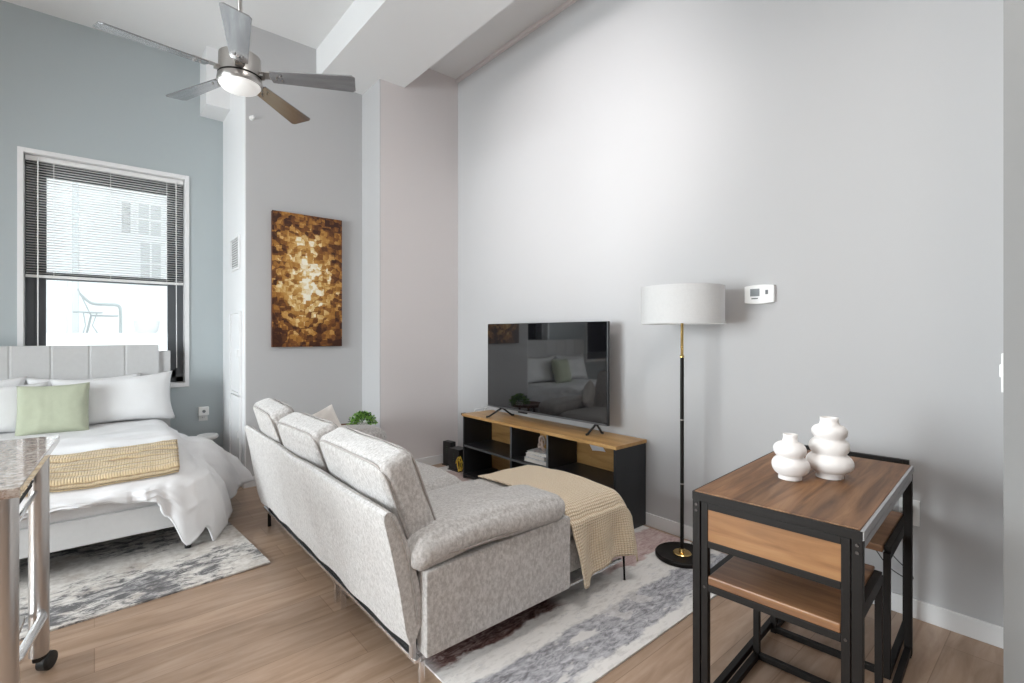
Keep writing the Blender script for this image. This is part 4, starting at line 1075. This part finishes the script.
# patio chair
cc = ext_pt(100, 333, 11.9); t = thing('patio_chair', 'curved metal patio chair on the terrace outside the window', 'chair', (cc.x, 11.9, 1.25))
X, Y, Z = cc.x, 11.9, 1.25; mm = M['ext_mid']
obj('seat', B((X - .12, Y - .22, Z + .38, X + .26, Y + .22, Z + .40)), mm, t)
for s in (-.22, .22):
    obj('arm', T(smooth_path([(X - .28, Y + s, Z + .78), (X - .12, Y + s, Z + .62), (X + .10, Y + s, Z + .60), (X + .27, Y + s, Z + .58), (X + .30, Y + s, Z + .40), (X + .30, Y + s, Z)]), .015, 8), mm, t, smooth=True)
    obj('leg', T([(X - .12, Y + s, Z + .40), (X - .2, Y + s, Z)], .014, 8), mm, t)
bm = bmesh.new()
for k in range(5): tube(bm, [(X - .13, Y - .2 + k * .1, Z + .4), (X - .3, Y - .2 + k * .1, Z + .85)], .010, 6)
tube(bm, [(X - .3, Y - .22, Z + .85), (X - .3, Y + .22, Z + .85)], .014, 8); obj('backrest', bm, mm, t)
cc = ext_pt(88, 333, 11.4); X, Y = cc.x, 11.4
t = thing('patio_table', 'small metal table in front of the patio chair outside', 'table', (X, Y, Z))
obj('table_top', L([(0, .42), (.2, .42), (.2, .44), (0, .44)], (X, Y, Z), 24), mm, t)
for k in range(3):
    q = 2 * PI * k / 3; obj('leg', T([(X + .12 * math.cos(q), Y + .12 * math.sin(q), Z + .42), (X + .06 * math.cos(q), Y + .06 * math.sin(q), Z + .2), (X + .16 * math.cos(q), Y + .16 * math.sin(q), Z)], .010, 6), mm, t)
cc = ext_pt(147, 333, 11.3)
tag(obj('planter_bowl', L([(0, 0), (.09, 0), (.17, .12), (.2, .29), (.18, .29), (.15, .14), (0, .08)], (cc.x, 11.3, 1.25), 32), M['ext_grey'], None, auto=True), 'pale grey bowl planter on the terrace wall outside', 'planter')

# ------------------------------------------------------------------ fill lamps added out of view, built as ceiling fixtures
def fill_downlight(x, y, power, label, size=.5, color=(1, .96, .92)):
    t = thing('fill_ceiling_light', label, 'fill light', (x, y, ZC), group=None)
    obj('trim_ring', L([(size / 2, -.001), (size / 2 + .03, -.001), (size / 2 + .025, -.03), (size / 2, -.03)], (x, y, ZC), 40), M['trim'], t)
    ld = bpy.data.lights.new('fill_ceiling_lamp', 'AREA'); ld.shape = 'DISK'; ld.size = size; ld.energy = power; ld.color = color
    lo = bpy.data.objects.new('fill_ceiling_lamp', ld); col.objects.link(lo); lo.parent = t; lo.location = (0, 0, -.035)
fill_downlight(-1.6, -1.2, 36, 'added round fill light over the kitchen, left behind the camera', .9)
fill_downlight(1.72, -1.5, 40, 'added round fill light over the kitchen, behind the camera', .9)

fill_downlight(1.2, .5, 26, 'added round fill light over the walnut table outside the view', .6)  # added to fill the dark lower right wall behind the table

def area(name, loc, target, size, sy, power, color=(1, 1, 1)):
    ld = bpy.data.lights.new(name, 'AREA'); ld.shape = 'RECTANGLE'; ld.size = size; ld.size_y = sy; ld.energy = power; ld.color = color
    o = bpy.data.objects.new(name, ld); col.objects.link(o); o.location = loc
    o.rotation_euler = (V(target) - V(loc)).to_track_quat('-Z', 'Y').to_euler(); return o
t = thing('fill_spotlight', 'added white fill spotlight aimed at the right wall, outside the view', 'spotlight', (-.9, 1.2, ZC))  # unseen spot added to make the glow on the right wall
obj('stem', T([(-.9, 1.2, ZC), (-.9, 1.2, ZC - .15)], .012, 10), M['trim'], t)
ld = bpy.data.lights.new('fill_spot_lamp', 'SPOT'); ld.energy = 420; ld.spot_size = math.radians(42); ld.spot_blend = 1; ld.shadow_soft_size = .25; ld.color = (1, .96, .96)
lo = bpy.data.objects.new('fill_spot_lamp', ld); col.objects.link(lo); lo.parent = t; lo.location = (0, 0, -.3)
lo.rotation_euler = (V((2.865, 2.55, 2.65)) - V((-.9, 1.2, ZC - .3))).to_track_quat('-Z', 'Y').to_euler()
area('daylight_window_one', (.15, 6.9, 4.3), (.35, 4.6, .9), 2.4, 1.6, 800, (.88, .945, 1))
area('fill_window_two', (-2.1, 6.6, 2.6), (-.6, 3.0, 1.2), 2.0, 2.4, 900, (.88, .945, 1))  # fill lamp outside the added second window
area('fill_window_three', (-3.9, 2.5, 1.55), (2.8, 2.6, .8), 2.4, 2.2, 330, (.92, .96, 1))  # fill lamp outside the added left window

w = bpy.data.worlds.new('world'); bpy.context.scene.world = w; w.use_nodes = True
bgn = w.node_tree.nodes['Background']; bgn.inputs[0].default_value = (.93, .97, 1, 1); bgn.inputs[1].default_value = 1.12

# ------------------------------------------------------------------ camera
cd = bpy.data.cameras.new('camera'); cam = bpy.data.objects.new('camera', cd); col.objects.link(cam)
cam.location = (0, 0, 1.3); cam.rotation_euler = (PI / 2, 0, math.radians(-40.5))
cd.sensor_width = 36; cd.sensor_fit = 'HORIZONTAL'; cd.lens = 36 * 489 / 1024
cd.shift_y = -(341.5 - 334) / 1024; cd.clip_start = .02; cd.clip_end = 100
sc = bpy.context.scene; sc.camera = cam
sc.view_settings.view_transform = 'Standard'; sc.view_settings.look = 'None'; sc.view_settings.gamma = 1; sc.view_settings.use_curve_mapping = False
sc.view_settings.exposure = 0.27
sc.cycles.use_denoising = True; sc.cycles.max_bounces = 10; sc.cycles.diffuse_bounces = 6; sc.cycles.sample_clamp_indirect = 6
